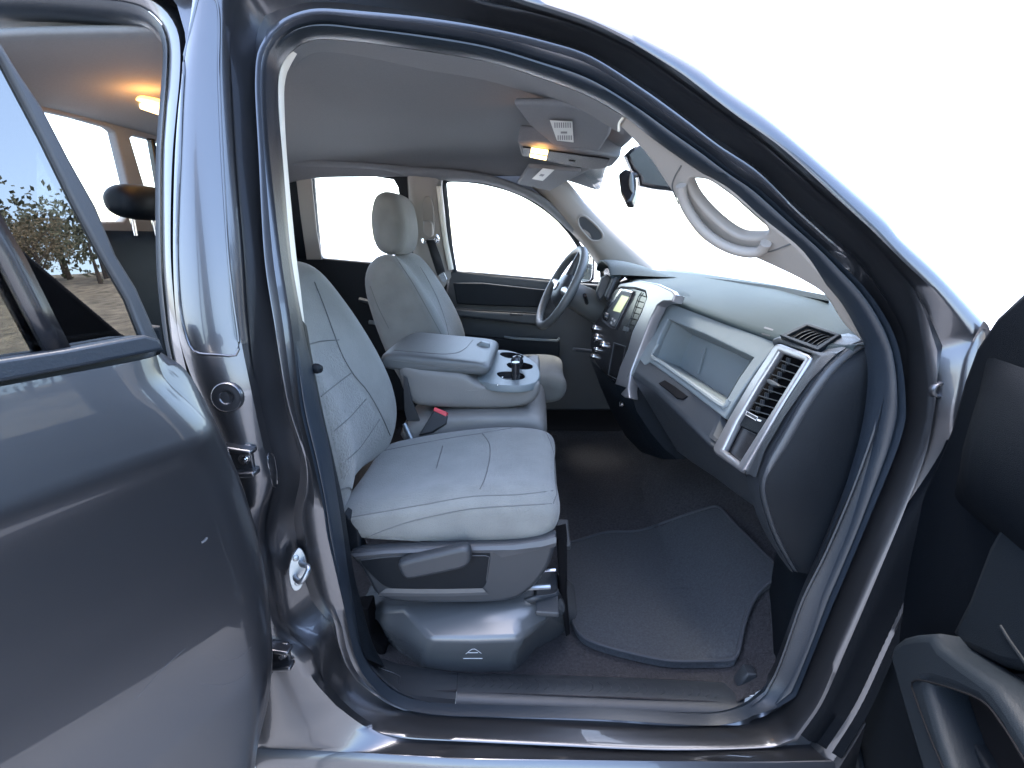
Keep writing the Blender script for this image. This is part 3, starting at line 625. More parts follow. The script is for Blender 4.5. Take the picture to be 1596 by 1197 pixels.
# lower cab wall on the far side, roof side above the far windows, rail trim over the rear opening
MB().grid([[Vector((-1.3, 1.64, .4)), Vector((1.0, 1.64, .4))], [Vector((-1.3, 1.64, 1.3)), Vector((1.0, 1.64, 1.3))]]).out('driver_sill_side', GAPBLK, TRUCK)
MB().grid([F([(380,200),(520,205),(640,214),(760,232),(840,262),(890,300)], .03), F([(380,262),(520,264),(640,276),(694,280),(762,286),(836,316)], .03)]).out('driver_roof_side', HEAD, TRUCK)
oo = crom([(x, y, 0) for x, y in [(-60,20),(0,23),(70,25),(134,29),(190,34),(225,41),(252,56)]], 40)
MB().grid([[aS(v.x, v.y-8, .03) for v in oo], [aS(v.x, v.y, .02) for v in oo], [aS(v.x, v.y+8, .06) for v in oo], [aS(v.x, v.y+18, .16) for v in oo], [aS(v.x, v.y+30, .34) for v in oo], [aS(v.x, v.y+44, .55) for v in oo]]).out('rear_rail_trim', HEAD, TRUCK, angle=80)

MB().grid([[aY(x, y, yy) for x, y, yy in [(1085,431,1.1),(1140,437,.85),(1210,446,.6),(1292,461,.3)]], [aY(x, y+8, yy-.01) for x, y, yy in [(1085,431,1.1),(1140,437,.85),(1210,446,.6),(1292,461,.3)]], [aY(x, y+14, yy+.02) for x, y, yy in [(1085,431,1.1),(1140,437,.85),(1210,446,.6),(1292,461,.3)]]]).out('cowl_grille', RUBBER, TRUCK)

# ------------------------------------------------------------------ seats
def XZ(L, y): return [(p.x, p.z) for p in (aY(a, b_, y) for a, b_ in L)]
CUSH = [(-.415, .865), (-.2, .862), (.0, .872), (.04, .888), (.058, .925), (.055, .962), (.03, .984), (-.05, .992), (-.16, .985), (-.28, .965), (-.36, .945), (-.42, .93), (-.455, .90)]
BACK = [(-.42, .90), (-.395, .95), (-.375, 1.02), (-.385, 1.10), (-.42, 1.19), (-.475, 1.29), (-.53, 1.37), (-.565, 1.415), (-.60, 1.44), (-.645, 1.44), (-.69, 1.41), (-.72, 1.34), (-.69, 1.2), (-.64, 1.05), (-.58, .92), (-.50, .88)]
def seat(dx, y0, y1, nm):
    c = [(x+dx, z) for x, z in CUSH]; bk = [(x+dx, z) for x, z in BACK]; w = y1-y0
    st = [(y0, .045), (y0+.002, .022), (y0+.02, .004), (y0+.05, 0, 0, .004), (y0+.09, .002, 0, .002), (y0+w*.35, .006), (y0+w*.65, .006), (y1-.09, .002, 0, .002), (y1-.05, 0, 0, .004), (y1-.02, .004), (y1-.002, .022), (y1, .045)]
    cu = loftY(nm+'_cushion', c, st, FAB, TRUCK)
    # backrest with bolsters: the middle is set back
    st = [(y0-.005, .06), (y0, .03), (y0+.02, .006), (y0+.06, 0, .0), (y0+.11, .006, -.014), (y0+w*.4, .012, -.02), (y0+w*.6, .012, -.02), (y1-.11, .006, -.014), (y1-.06, 0, 0), (y1-.02, .006), (y1, .03), (y1+.005, .06)]
    ba = loftY(nm+'_backrest', bk, st, FAB, TRUCK)
    return cu, ba
def zone(o, pts, m, lim=None):
    """give the faces that lie inside a region of the surface their own upholstery"""
    me = o.data; me.materials.append(m); k = len(me.materials)-1
    return k
cu, ba = seat(0, .10, .54, 'passenger_seat')
cu.name, ba.name = 'passenger_seat_cushion', 'passenger_seat_backrest'
# stitched seams on the passenger seat
seams('cushion_seam', cu, [[(548,806),(600,797),(663,786),(734,774),(806,771),(862,765)], [(570,838),(600,826),(639,813),(690,801),(734,793),(806,788),(860,785)],
    [(600,702),(640,694),(700,683),(752,675),(800,667),(838,664)], [(752,676),(762,690),(764,706),(760,730),(754,750),(748,762)], [(690,695),(684,716),(680,730)], [(862,785),(870,760),(868,730),(858,690),(846,665)]], .0013, SEAM, 0)
seams('backrest_seam', ba, [[(490,440),(505,478),(520,520),(534,556),(552,586),(571,608),(590,640),(605,672),(612,690)], [(478,538),(500,532),(528,530)], [(500,618),(520,602),(549,580)], [(520,672),(545,650),(570,622)], [(541,716),(560,698),(591,654)],
    [(512,690),(520,720),(528,760),(532,790)], [(532,762),(545,760),(549,775),(549,795)]], .0013, SEAM, .0013)
# woven insert: a thin padded panel laid on the backrest between the seams
tb = bvh(ba)
def padded(name, loopx, o, t, m, lift, n=60, rings=6):
    pts = crom([(x, y, 0) for x, y in loopx], n, True); c = sum(pts, Vector())/n
    rows = []
    for k in range(rings+1):
        f = 1-k/rings*.97; r = []
        for p in pts:
            q = c+(p-c)*f; h = onto(t, [(q.x, q.y)], -.0015 if k == 0 else lift)
            if not h: print('no hit', name, q); return None
            r.append(h[0])
        rows.append(r)
    return MB().grid(rows, cu=True).out(name, m, o, angle=80)
padded('backrest_insert', [(482,540),(500,534),(526,533),(540,572),(548,584),(549,582),(569,610),(590,646),(604,676),(590,696),(565,720),(548,745),(534,765),(524,722),(508,660),(494,600)], ba, tb, FABIN, .0012)
tcu = bvh(cu)
False and padded('cushion_insert', [(574,770),(605,708),(650,697),(700,687),(748,680),(758,692),(760,712),(754,740),(742,762),(690,770),(630,782),(575,792)], cu, tcu, FABIN, .0012)
padded('cushion_side_panel', [(574,842),(605,828),(640,816),(690,804),(734,796),(806,791),(856,789),(862,800),(860,832),(800,840),(722,846),(640,849),(580,850)], cu, tcu, VINYL, .001)
seams('cushion_crease', cu, [[(574,842),(605,838),(640,842),(690,845)], [(572,846),(590,849),(615,853)]], .0009, VINYL, .0006, 14)
# side skirt of the passenger seat
P, n = plane3(aY(556, 870, .085), aY(866, 842, .085), aY(700, 940, .10))
n = n if n.dot(CAM-P) > 0 else -n
sk = [(545,864),(600,858),(720,853),(800,850),(845,843),(867,837),(866,852),(858,880),(840,908),(820,926),(800,936),(762,941),(690,942),(630,941),(600,936),(584,926),(574,908),(560,884)]
skirt = plate('seat_side_skirt', [[aP(v.x, v.y, P, n) for v in crom([(x, y, 0) for x, y in sk], 90, True)]], P, n, .03, DARK2, TRUCK, .011)
rc = [(562,873),(600,869),(690,862),(758,858),(764,862),(763,880),(758,908),(752,917),(740,918),(620,918),(604,915),(590,906)]
b = MB(); r_o = [aP(v.x, v.y, P, n) for v in crom([(x, y, 0) for x, y in rc], 80, True)]
cc = sum(r_o, Vector())/80; r_i = [p.lerp(cc, .0) for p in r_o]
low_ = [(586,928),(602,917),(752,917),(763,926)]
plate('skirt_recess', [r_o], P+n*.001, n, .004, DARK, skirt, .0015)
b = MB(); b.grid([[aP(x, y, P+n*.001, n) for x, y in [(602,917),(650,918),(700,918),(752,917)]], [aP(x, y, P+n*.004, n) for x, y in [(592,924),(650,925),(700,925),(758,923)]], [aP(x, y, P+n*.0035, n) for x, y in [(588,929),(650,929.5),(700,929.5),(762,927)]]])
b.out('skirt_bevel', LEDGE, skirt, angle=20)
b = MB(); b.grid([[aP(x, y, P+n*.001, n) for x, y in [(546,863),(600,858),(720,853),(800,850),(845,843),(867,837)]], [aP(x, y, P+n*.006, n) for x, y in [(552,868),(600,863),(720,858),(800,857),(845,852),(867,846)]], [aP(x, y, P+n*.003, n) for x, y in [(556,872),(600,868),(720,861),(770,862),(782,869),(866,852)]]])
b.out('skirt_ledge', LEDGE, skirt, angle=20)
MB().tube([aP(x, y, P+n*.002, n) for x, y in [(563,873),(604,868),(640,866)]], .0012, 6).out('recess_line', LEDGE, skirt)
MB().tube([aP(x, y, P+n*.002, n) for x, y in [(736,866),(756,866),(763,868),(758,905)]], .001, 6).out('recess_line', LEDGE, skirt)
lv = [(619,884),(623,878),(640,873),(680,864),(710,857),(722,855),(731,858),(734,868),(732,880),(720,888),(690,895),(655,902),(634,905),(627,900)]
Pl = P+n*.03
lev = plate('recline_lever', [[aP(v.x, v.y, Pl, n) for v in crom([(x, y, 0) for x, y in lv], 60, True)]], Pl, n, .026, DARK2, skirt, .009)
# storage box under the seat, sculpted: top slope, front face, flanks
def pt3(x, y, yy): return aY(x, y, yy)
top = [pt3(600, 945, .24), pt3(640, 945, .23), pt3(760, 944, .22), pt3(872, 938, .22)]
brk = [pt3(632, 985, .12), pt3(668, 998, .105), pt3(760, 998, .105), pt3(816, 997, .11), pt3(850, 972, .16)]
sb = MB()
topl = [pt3(560, 950, .24), pt3(627, 947, .14), pt3(740, 945, .13), pt3(800, 943, .13), pt3(871, 939, .15), pt3(900, 960, .28)]
ridg = [pt3(590, 968, .18), pt3(671, 998, .07), pt3(740, 999, .065), pt3(812, 997, .07), pt3(850, 968, .14), pt3(880, 985, .26)]
base = [pt3(606, 1002, .19), pt3(660, 1034, .11), pt3(740, 1037, .105), pt3(802, 1034, .11), pt3(838, 990, .17), pt3(866, 1010, .26)]
base2 = shift(base, (0, .02, -.05))
sb.grid([shift(topl, (0, .12, .0)), topl, mixl(topl, ridg, .5), ridg, mixl(ridg, base, .5), base, base2])
box_ = sb.out('under_seat_storage_box', STORE, TRUCK, bevel=.012, bseg=4)
t = bvh(box_)
seams('lift_symbol', box_, [[(722,1026),(752,1026)], [(730,1017),(745,1017)], [(726,1019),(738,1011),(750,1018)]], .0006, WHITE, .0004, 8)
# seat rail, spring steel bits and the hinge cover at the front of the seat
MB().box(aY(852, 920, .17), .05, .16, .012, Matrix.Rotation(.05, 3, 'Y')).out('seat_rail', DARK2, TRUCK, bevel=.003)
MB().tube([aY(822, 916, .12), aY(858, 914, .12)], .006, 8).out('seat_rail_bar', STEEL, TRUCK)
MB().tube([aY(846, 889, .14), aY(866, 888, .14)], .004, 8).out('seat_rail_bar', CHROME, TRUCK)
b = MB(); b.grid([[aY(818, 936, .11), aY(838, 930, .12), aY(866, 926, .14), aY(870, 920, .15)], [aY(828, 942, .12), aY(850, 938, .13), aY(870, 936, .15), aY(876, 930, .16)]]); b.out('rail_cover', DARK2, TRUCK, solid=.006)
plate('rail_end_cover', [[aY(x, y, .2) for x, y in [(868,840),(884,836),(884,930),(889,990),(882,994),(872,930)]]], Vector((0, .2, 0)), Vector((0, -1, 0)), .06, GAPBLK, TRUCK, .006)
MB().box(aY(878, 832, .3), .03, .12, .012).out('rail_lock', DARK2, TRUCK, bevel=.003)
# black hinge cover between cushion and backrest (near side)
blk('seat_hinge_cover', [(536,800),(545,806),(560,826),(562,850),(566,862),(540,862),(536,830)], .10, .03, DARK, TRUCK, .006)
# red seat-belt buckle and straps
P, n = plane3(aY(655, 672, .55), aY(690, 640, .57), aY(695, 662, .55)); n = n if n.dot(CAM-P) > 0 else -n
bk_ = plate('seat_belt_buckle', [[aP(x, y, P, n) for x, y in [(652,678),(674,642),(679,636),(697,648),(695,660),(672,674)]]], P, n, .022, BELT, TRUCK, .004)
plate('buckle_button', [[aP(x, y, P+n*.002, n) for x, y in [(677,634),(696,642),(695,649),(675,640)]]], P+n*.002, n, .02, REDB, bk_, .002)
blk('middle_belt_strap', [(628,586),(634,590),(642,625),(654,656),(634,657),(630,640)], .57, .008, BELT, TRUCK, .002)
MB().tube([aY(630, 660, .56), aY(641, 684, .55)], .007, 8).out('belt_anchor', STEEL, TRUCK)

# ------------------------------------------------------------------ middle seat and console
mc = [(-.42, .86), (.0, .86), (.035, .89), (.04, .97), (.015, 1.01), (-.1, 1.018), (-.42, 1.0)]
loftY('middle_seat_cushion', mc, [(.56, .04), (.562, .02), (.58, .003), (.64, 0), (.9, 0), (.98, .003), (1.0, .04)], VINYL, TRUCK)
yn = .60
cb = XZ([(618,560),(640,566),(690,574),(724,578),(740,592),(764,600),(800,603),(830,600),(842,592),(843,606),(838,622),(824,632),(790,637),(720,637),(660,634),(640,628),(624,600)], yn)
def roundst(y0, y1, r): return [(y0, r), (y0+r*.12, r*.45), (y0+r*.5, r*.1), (y0+r, 0), ((y0+y1)/2, 0), (y1-r, 0), (y1-r*.5, r*.1), (y1-r*.12, r*.45), (y1, r)]
def dense(L, n): return [(v.x, v.y) for v in crom([(a, b_, 0) for a, b_ in L], n, True)]
con = loftY('centre_console', dense(cb, 40), roundst(yn-.015, .98, .03), VINYL, TRUCK, 1)
ld = XZ([(612,556),(650,560),(700,568),(740,574),(752,570),(754,562),(740,555),(700,548),(650,540),(612,534),(600,545)], yn-.02)
# lid: cushion shaped slab
zt = 1.168
lidp = [(-.44, 1.128), (-.2, 1.113), (-.145, 1.110), (-.125, 1.122), (-.128, 1.14), (-.15, 1.152), (-.3, 1.168), (-.44, 1.178), (-.455, 1.15)]
lid = loftY('console_lid', dense(lidp, 30), [(yn-.012, .02), (yn-.01, .009), (yn, .002), (yn+.03, 0), (.8, .0, 0, .004), (.93, 0), (.965, .004), (.975, .02)], LIDV, TRUCK, 1)
seams('lid_stitching', lid, [[(614,546),(650,549),(690,552),(712,550),(724,544),(732,536),(737,530)], [(612,562),(650,566),(700,573),(740,572),(756,564)]], .0012, SEAM, 0)
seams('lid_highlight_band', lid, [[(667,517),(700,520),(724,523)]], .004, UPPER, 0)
# latch
blk('lid_latch', [(742,538),(750,533),(762,536),(764,544),(758,550),(744,546)], .80, .03, UPPER, lid, .006)
# cupholder tray
P, n = plane3(aY(760, 590, .62), aY(836, 590, .62), aY(800, 549, .92)); n = n if n.dot(CAM-P) > 0 else -n
Pt = P
def tp_(L): return [aP(x, y, Pt, n) for x, y in L]
tray = [(734,584),(752,574),(762,562),(766,548),(780,545),(802,548),(826,558),(840,572),(842,584),(836,594),(812,600),(764,598)]
h1 = [(779,552),(782,549),(796,549),(812,552),(816,556),(810,558),(790,557)]
h2 = [(790,567),(800,564),(818,565),(830,569),(829,573),(818,575),(796,573)]
h3 = [(774,582),(782,579),(800,579),(814,582),(818,587),(808,591),(786,590)]
C_ = lambda L: [aP(v.x, v.y, Pt, n) for v in crom([(x, y, 0) for x, y in L], 30, True)]
tr_ = plate('cupholder_tray', [C_(tray), C_(h1), C_(h2), C_(h3)], Pt, n, .022, UPPER, con, .003)
for h in (h1, h2, h3):
    q = C_(h); c = sum(q, Vector())/30
    MB().grid([shift(q, n*-.001), shift([p.lerp(c, .1) for p in q], n*-.05), [c-n*.05 for _ in q]], cu=True).out('cup_well', BLK, tr_)
c0 = aP(804, 590, Pt, n); b = MB(); b.tube([c0-n*.05, c0+n*.03, c0+n*.05], .012, 12); b.out('cup_divider_post', BLK, tr_)
MB().lathe(aP(806, 574, Pt, n)+n*.012, n, [(.001, .03), (.013, .026), (.019, .016), (.02, .004), (.015, -.008), (.012, -.014)], 20).out('cup_divider_knob', BLK, tr_)
for (x, y) in ((783, 588), (776, 600)): MB().lathe(aP(x, y, Pt, n), n, [(.0005, .003), (.003, .002), (.0035, 0)], 10).out('tray_stud', CHROME, tr_)

# ------------------------------------------------------------------ driver's seat
dx = .065
cu2, ba2 = seat(dx, 1.06, 1.50, 'driver_seat')
seams('driver_backrest_seam', ba2, [[(616,400),(628,418),(640,436),(664,478),(690,525)], [(655,416),(668,438),(682,466),(694,500),(700,525)], [(577,446),(590,480),(606,512)]], .0014, SEAM, 0)
hp = [(-.51, 1.44), (-.492, 1.50), (-.495, 1.58), (-.515, 1.645), (-.555, 1.665), (-.60, 1.65), (-.625, 1.57), (-.618, 1.48), (-.595, 1.44), (-.54, 1.43)]
hr = loftY('driver_headrest', dense(hp, 24), [(1.12, .05), (1.123, .025), (1.15, .004), (1.2, 0), (1.34, 0), (1.40, .004), (1.428, .025), (1.43, .05)], FAB, TRUCK, 1)
loftY('passenger_headrest', dense([(x-.13, z+.01) for x, z in hp], 24), [(.22, .05), (.223, .025), (.25, .004), (.3, 0), (.38, 0), (.43, .004), (.447, .025), (.45, .05)], FAB, TRUCK, 1)
# rear bench with headrest seen through the rear door opening
loftY('rear_bench_backrest', [(-1.0, .75), (-1.0, 1.0), (-1.06, 1.45), (-1.09, 1.525), (-1.15, 1.53), (-1.17, .75)], [(.12, .05), (.14, .01), (.3, 0), (1.3, 0), (1.48, .01), (1.5, .05)], DARK, TRUCK, 1)
p = aX(210, 309, -1.07)
hr2 = loftY('rear_headrest', dense([(-1.03, 1.55), (-1.02, 1.59), (-1.04, 1.625), (-1.09, 1.63), (-1.12, 1.60), (-1.11, 1.555), (-1.07, 1.54)], 20), [(p.y-.075, .035), (p.y-.072, .018), (p.y-.05, .003), (p.y, 0), (p.y+.06, 0), (p.y+.1, .003), (p.y+.122, .018), (p.y+.125, .035)], DARK, TRUCK, 1)
for d in (-.01, .07):
    MB().tube([Vector((-1.08, p.y+d, 1.50)), Vector((-1.08, p.y+d, 1.57))], .006, 10).out('headrest_post', CHROME, hr2)
loftY('rear_bench_cushion', [(-1.15, .7), (-.85, .7), (-.78, .78), (-.8, .9), (-.9, .93), (-1.15, .9)], [(.12, .05), (.14, .01), (.3, 0), (1.3, 0), (1.48, .01), (1.5, .05)], DARK, TRUCK, 1)

# ------------------------------------------------------------------ dashboard
def lerp1(tab, x):
    if x <= tab[0][0]: return tab[0][1]
    for (a, b_), (c, d) in zip(tab, tab[1:]):
        if x <= c: return b_+(d-b_)*(x-a)/(c-a)
    return tab[-1][1]
XF = [(.05,.54),(.10,.515),(.2,.508),(.27,.503),(.4,.45),(.5,.412),(.6,.374),(.7,.345),(.85,.325),(1.0,.33),(1.2,.35),(1.45,.37),(1.56,.38)]
ZF = [(.05,1.31),(.10,1.295),(.27,1.284),(.4,1.30),(.6,1.324),(.85,1.34),(1.0,1.345),(1.56,1.34)]
XW = [(.05,.59),(.15,.62),(.3,.67),(.6,.735),(.81,.755),(1.05,.735),(1.32,.66),(1.57,.56)]
cols = []
ysamp = [.05, .08, .12, .18, .24, .3, .38, .46, .54, .62, .7, .8, .9, 1.0, 1.1, 1.25, 1.4, 1.56]
for y in ysamp:
    xf, zf, xw = lerp1(XF, y), lerp1(ZF, y), lerp1(XW, y)
    D = xw-xf
    cr_ = lerp1([(.05, 1.322), (.15, 1.33), (.3, 1.366), (2, 1.364)], y); ce_ = min(1.356, cr_)
    cols.append([Vector((xf+.02, y, zf-.012)), Vector((xf+.004, y, zf-.008)), Vector((xf, y, zf)), Vector((xf+.006, y, zf+.010)), Vector((xf+D*.25, y, zf+(cr_-zf)*.5)), Vector((xf+D*.5, y, zf+(cr_-zf)*.82)), Vector((xf+D*.75, y, cr_-.002)), Vector((xf+D, y, ce_)), Vector((xf+D+.02, y, ce_-.012))])
pad = MB().grid(cols).out('dashboard', PAD, TRUCK, sub=1, angle=80)
# instrument hood
hd = []
for y, k in ((1.05, .3), (1.09, .8), (1.16, 1), (1.28, 1.06), (1.40, 1), (1.47, .8), (1.51, .3)):
    z = 1.352+.058*k
    hd.append([Vector((.30, y, z-.02)), Vector((.262, y, z-.014)), Vector((.256, y, z-.004)), Vector((.27, y, z+.001)), Vector((.36, y, z-.003)), Vector((.5, y, 1.36))])
MB().grid(hd).out('instrument_hood', PAD, pad, sub=2, angle=80)
MB().grid([[Vector((.29, y, 1.345+.03*k)), Vector((.33, y, 1.30)), Vector((.31, y, 1.2))] for y, k in ((1.03, 0), (1.12, 1), (1.3, 1), (1.45, 1), (1.53, 0))]).out('instrument_panel', BLK, pad, sub=1)
blk('cluster_vent_trim', [(930,456),(938,434),(948,428),(954,434),(944,458),(934,470)], 1.10, .05, DARK2, pad, .006)
blk('cluster_side_trim', [(944,462),(955,436),(962,432),(958,446),(948,470)], 1.03, .05, DARK2, pad, .006)
# lower dash in front of the driver
MB().grid([[Vector((.33, 1.0, 1.32)), Vector((.35, 1.58, 1.32))], [Vector((.27, 1.0, 1.15)), Vector((.29, 1.58, 1.15))], [Vector((.34, 1.0, .98)), Vector((.36, 1.58, .98))], [Vector((.6, 1.0, .9)), Vector((.6, 1.58, .9))]]).out('driver_knee_panel', DARK, pad)
MB().tube([aY(893, 545, 1.25), aY(899, 545, 1.25), aY(925, 548, 1.2)], .008, 8).out('knee_panel_edge', DARK2, pad)
# upper glove tray panel with the open tray
Pd, nd = plane3(aY(1050, 473, .62), aY(1207, 533, .265), aY(1128, 648, .265)); nd = nd if nd.dot(CAM-Pd) > 0 else -nd
def D_(L, o=0): return [aP(x, y, Pd+nd*o, nd) for x, y in L]
panel = [(1046,468),(1080,482),(1130,502),(1212,533),(1180,575),(1150,618),(1129,652),(1070,606),(1012,564),(985,585),(976,588),(994,535),(1010,495),(1024,472),(1036,467)]
hole = [(1041,497),(1100,522),(1174,557),(1152,588),(1129,628),(1074,592),(1017,554),(1028,524)]
hole_d = [(1043,499),(1100,523),(1172,557),(1152,588),(1129,626),(1074,590),(1019,553),(1029,524)]
tp2 = plate('glove_tray_panel', [D_(panel), D_(hole)], Pd, nd, .02, UPPER, pad, .004)
H = D_(hole, -.004); sh = nd*-.085
Hb = [p+sh for p in H]; cb_ = sum(Hb, Vector())/len(Hb); Hb = [p.lerp(cb_, .12)+Vector((0, 0, .0)) for p in Hb]
MB().grid([H, Hb, [cb_ for _ in H]], cu=True).out('glove_tray', UPPER, tp2, angle=20)
dvL = aP(1099, 543, Pd+sh*.98, nd); dvR = aP(1088, 582, Pd+sh*.98, nd)
MB().tube([dvL, dvR], .003, 6).out('tray_rib', UPPER, tp2)
lipc = [(1026,536),(1016,555),(1030,565),(1074,596),(1128,634),(1136,624)]
MB().tube([aP(v.x, v.y, Pd+nd*.001, nd) for v in crom([(x, y, 0) for x, y in lipc], 40)], .006, 8).out('tray_lip', UPPER, tp2)
# air-bag mark embossed on the pad
tpad = bvh(pad)
am = MB()
for L in ([(1192,509.5),(1206,513.5),(1204.5,516),(1190.5,512)], [(1188,519),(1201,522.6),(1200,524.6),(1187,521)]):
    q = onto(tpad, L, .0008)
    if len(q) == 4: am.add(q, [(0, 1, 2, 3)])
if am.v: am.out('airbag_mark', LEDGE, pad)
# passenger vent with its satin bezel
Pv_, nv_ = plane3(aY(1215, 540, .22), aY(1265, 556, .10), aY(1155, 735, .10)); nv_ = nv_ if nv_.dot(CAM-Pv_) > 0 else -nv_
def V_(L, o=0): return [aP(x, y, Pv_+nv_*o, nv_) for x, y in L]
# lower glove box
A_ = D_([(1000,556),(1036,576),(1076,606),(1124,642)], -.004)
B_ = [aY(*p) for p in ((990,577,.585),(1022,602,.495),(1064,642,.36))]+V_([(1107,684)], -.004)
C1 = [aY(*p) for p in ((986,588,.585),(1020,610,.495),(1062,650,.36))]+V_([(1105,693)], -.004)
Dd = [aY(*p) for p in ((1056,704,.53),(1080,722,.43),(1115,745,.33),(1150,772,.23))]
A_.append(V_([(1150, 690)], -.05)[0]); B_.append(V_([(1152, 715)], -.03)[0]); C1.append(V_([(1158, 733)], -.02)[0]); Dd.append(aY(1190, 800, .105))
E_ = [p+Vector((.30, 0, -.02)) for p in Dd]
gb = MB(); gb.grid([A_, mixl(A_, B_, .9), B_, C1, mixl(C1, Dd, .5), Dd, E_]); glove = gb.out('glove_box', DARK2, pad, bevel=.005, sub=0, angle=30)
Pg, ng = plane3(mixl(A_, B_, .9)[0], mixl(A_, B_, .9)[2], A_[1]); ng = ng if ng.dot(CAM-Pg) > 0 else -ng
plate('glove_latch', [[aP(x, y, Pg+ng*.006, ng) for x, y in [(1026,597),(1036,592),(1052,602),(1071,617),(1064,622),(1054,620),(1040,608)]]], Pg+ng*.006, ng, .008, GAPBLK, glove, .002)
bo = [(1206,543),(1211,537),(1217,536),(1262,553),(1266,558),(1262,566),(1212,646),(1161,732),(1154,735),(1117,709),(1113,703),(1114,697),(1138,652),(1172,594)]
bi = [(1215,549),(1254,563),(1202,646),(1154,722),(1128,701),(1150,656),(1184,598)]
bz = plate('vent_bezel', [V_(bo), V_(bi)], Pv_+nv_*.004, nv_, .018, SILVER, pad, .0055)
bo2 = [(x+(x-1190)*.09-1, y+(y-636)*.05) for x, y in bo]
VB = V_([(1213,544),(1258,560),(1206,646),(1156,727),(1124,703),(1148,656),(1180,598)], -.03)
MB().add(VB, [list(range(7))]).out('vent_duct', GAPBLK, bz)
sl_ = MB()
tl, tr, bl_, br_ = (1213,553),(1251,567),(1158,641),(1199,652)
for k in range(8):
    f = (k+.6)/8
    a = (tl[0]+(bl_[0]-tl[0])*f, tl[1]+(bl_[1]-tl[1])*f); c_ = (tr[0]+(br_[0]-tr[0])*f, tr[1]+(br_[1]-tr[1])*f)
    p, q = V_([a, c_], -.008); vz = Vector((0, 0, -1)); dd_ = (-nv_*.018+Vector((0, 0, .002)))
    sl_.prism([p, q, q+dd_, p+dd_], (q-p).cross(dd_).normalized()*.0018)
sl_.out('vent_slats', DARK2, bz)
vt = MB()
for k in range(8):
    f = (k+.35)/8
    for s_ in (.42, .5):
        x = tl[0]+(bl_[0]-tl[0])*f; y = tl[1]+(bl_[1]-tl[1])*f; x2 = tr[0]+(br_[0]-tr[0])*f; y2 = tr[1]+(br_[1]-tr[1])*f
        p = V_([(x+(x2-x)*s_, y+(y2-y)*s_)], -.012)[0]; vt.box(p, .004, .002, .014)
vt.out('vent_vanes', DARK2, bz)
kn = V_([(1194,591),(1201,591),(1214,600),(1213,602),(1204,602),(1196,597)], -.002); plate('vent_tab', [crom(kn, 24, True)], kn[0], nv_, .010, DARK2, bz, .003)
plate('vent_lower_plate', [V_([(1157,640),(1198,654),(1184,678),(1146,660)], -.008)], Pv_-nv_*.008, nv_, .01, DARK, bz, .002)
plate('vent_slider', [V_([(1164,641),(1181,650),(1178,655),(1162,646)], -.006)], Pv_-nv_*.006, nv_, .006, DARK2, bz, .0012)
mk = MB()
for L in ([(1158,637),(1161,638.5),(1160,642),(1157,640.5)], [(1181,653),(1187,655),(1186,657.5),(1181,656)]): mk.prism(V_(L, -.007), nv_*.001)
mk.tube(V_([(1164,641),(1181,650),(1178,655),(1162,646),(1164,641)], -.0045), .0006, 5)
mk.out('vent_marks', WHITE, bz)
plate('vent_pocket', [V_([(1146,660),(1184,678),(1154,722),(1127,700)], -.014)], Pv_-nv_*.014, nv_, .012, BLK, bz, .002)
MB().add([aY(1274, 550, .103), aY(1312, 524, .109), aY(1348, 525, .07), aY(1304, 551, .06)], [(0, 1, 2, 3)]).out('corner_moulding', DARK2, pad)
# dark moulding around the bezel, light edge line and end cap
m1 = [aY(x, y, yy) for x, y, yy in [(1207,540,.235),(1214,534,.22),(1240,542,.16),(1268,552,.095),(1266,562,.095),(1240,604,.095),(1212,650,.095),(1180,704,.095),(1160,738,.095)]]
m2 = [aY(x, y, yy) for x, y, yy in [(1206,528,.24),(1217,524,.225),(1248,537,.16),(1278,549,.104),(1302,552,.06),(1260,596,.06),(1222,650,.06),(1192,702,.06),(1178,744,.06)]]
surr = MB().grid([[p+nv_*.0 for p in m1], [p+Vector((-.004, 0, .003)) for p in mixl(m1, m2, .5)], m2]).out('dash_end_moulding', DARK2, pad, angle=80)
E1 = [(1348,527),(1326,532),(1302,548),(1278,572),(1244,620),(1212,676),(1192,712),(1181,744),(1180,768),(1190,806),(1206,846),(1232,890)]
E2 = [(1350,534),(1332,540),(1310,556),(1286,580),(1252,628),(1220,684),(1199,720),(1189,746),(1189,768),(1199,806),(1215,846),(1240,890)]
E3 = [(1352,540),(1340,546),(1318,563),(1294,588),(1261,636),(1229,692),(1206,727),(1195,749),(1194,769),(1203,806),(1219,846),(1243,891)]
def es(L, o, n=60): return [aS(v.x, v.y, o) for v in crom([(x, y, 0) for x, y in L], n)]
e1, e1b, e2, e3 = es(E1, .066), es(E1, .06), es(E2, .05), es(E3, .047)
MB().grid([shift(e1, (0, .05, 0)), e1, shift(mixl(e1, e2, .3), (0, -.004, 0)), mixl(e1, e2, .5), shift(mixl(e1, e2, .6), (0, .004, 0)), shift(mixl(e1, e2, .75), (0, -.003, 0)), e2]).out('dash_end_trim', DARK2, pad, angle=80)
MB().grid([e2, shift(mixl(e2, e3, .5), (0, -.004, 0)), e3]).out('dash_end_strip', LEDGE, pad, angle=80)
e4 = es([(1372,528),(1376,546),(1376,563),(1376,590),(1372,640),(1362,690),(1348,730),(1340,752),(1330,775),(1318,806),(1302,846),(1285,892)], .02)
e34 = mixl(e3, e4, .4); 
MB().grid([e3, shift(mixl(e3, e4, .08), (0, -.002, 0)), shift(mixl(e3, e4, .5), (0, -.008, 0)), shift(e4, (0, .01, 0))]).out('dash_end_cap', DARK, pad, angle=80)
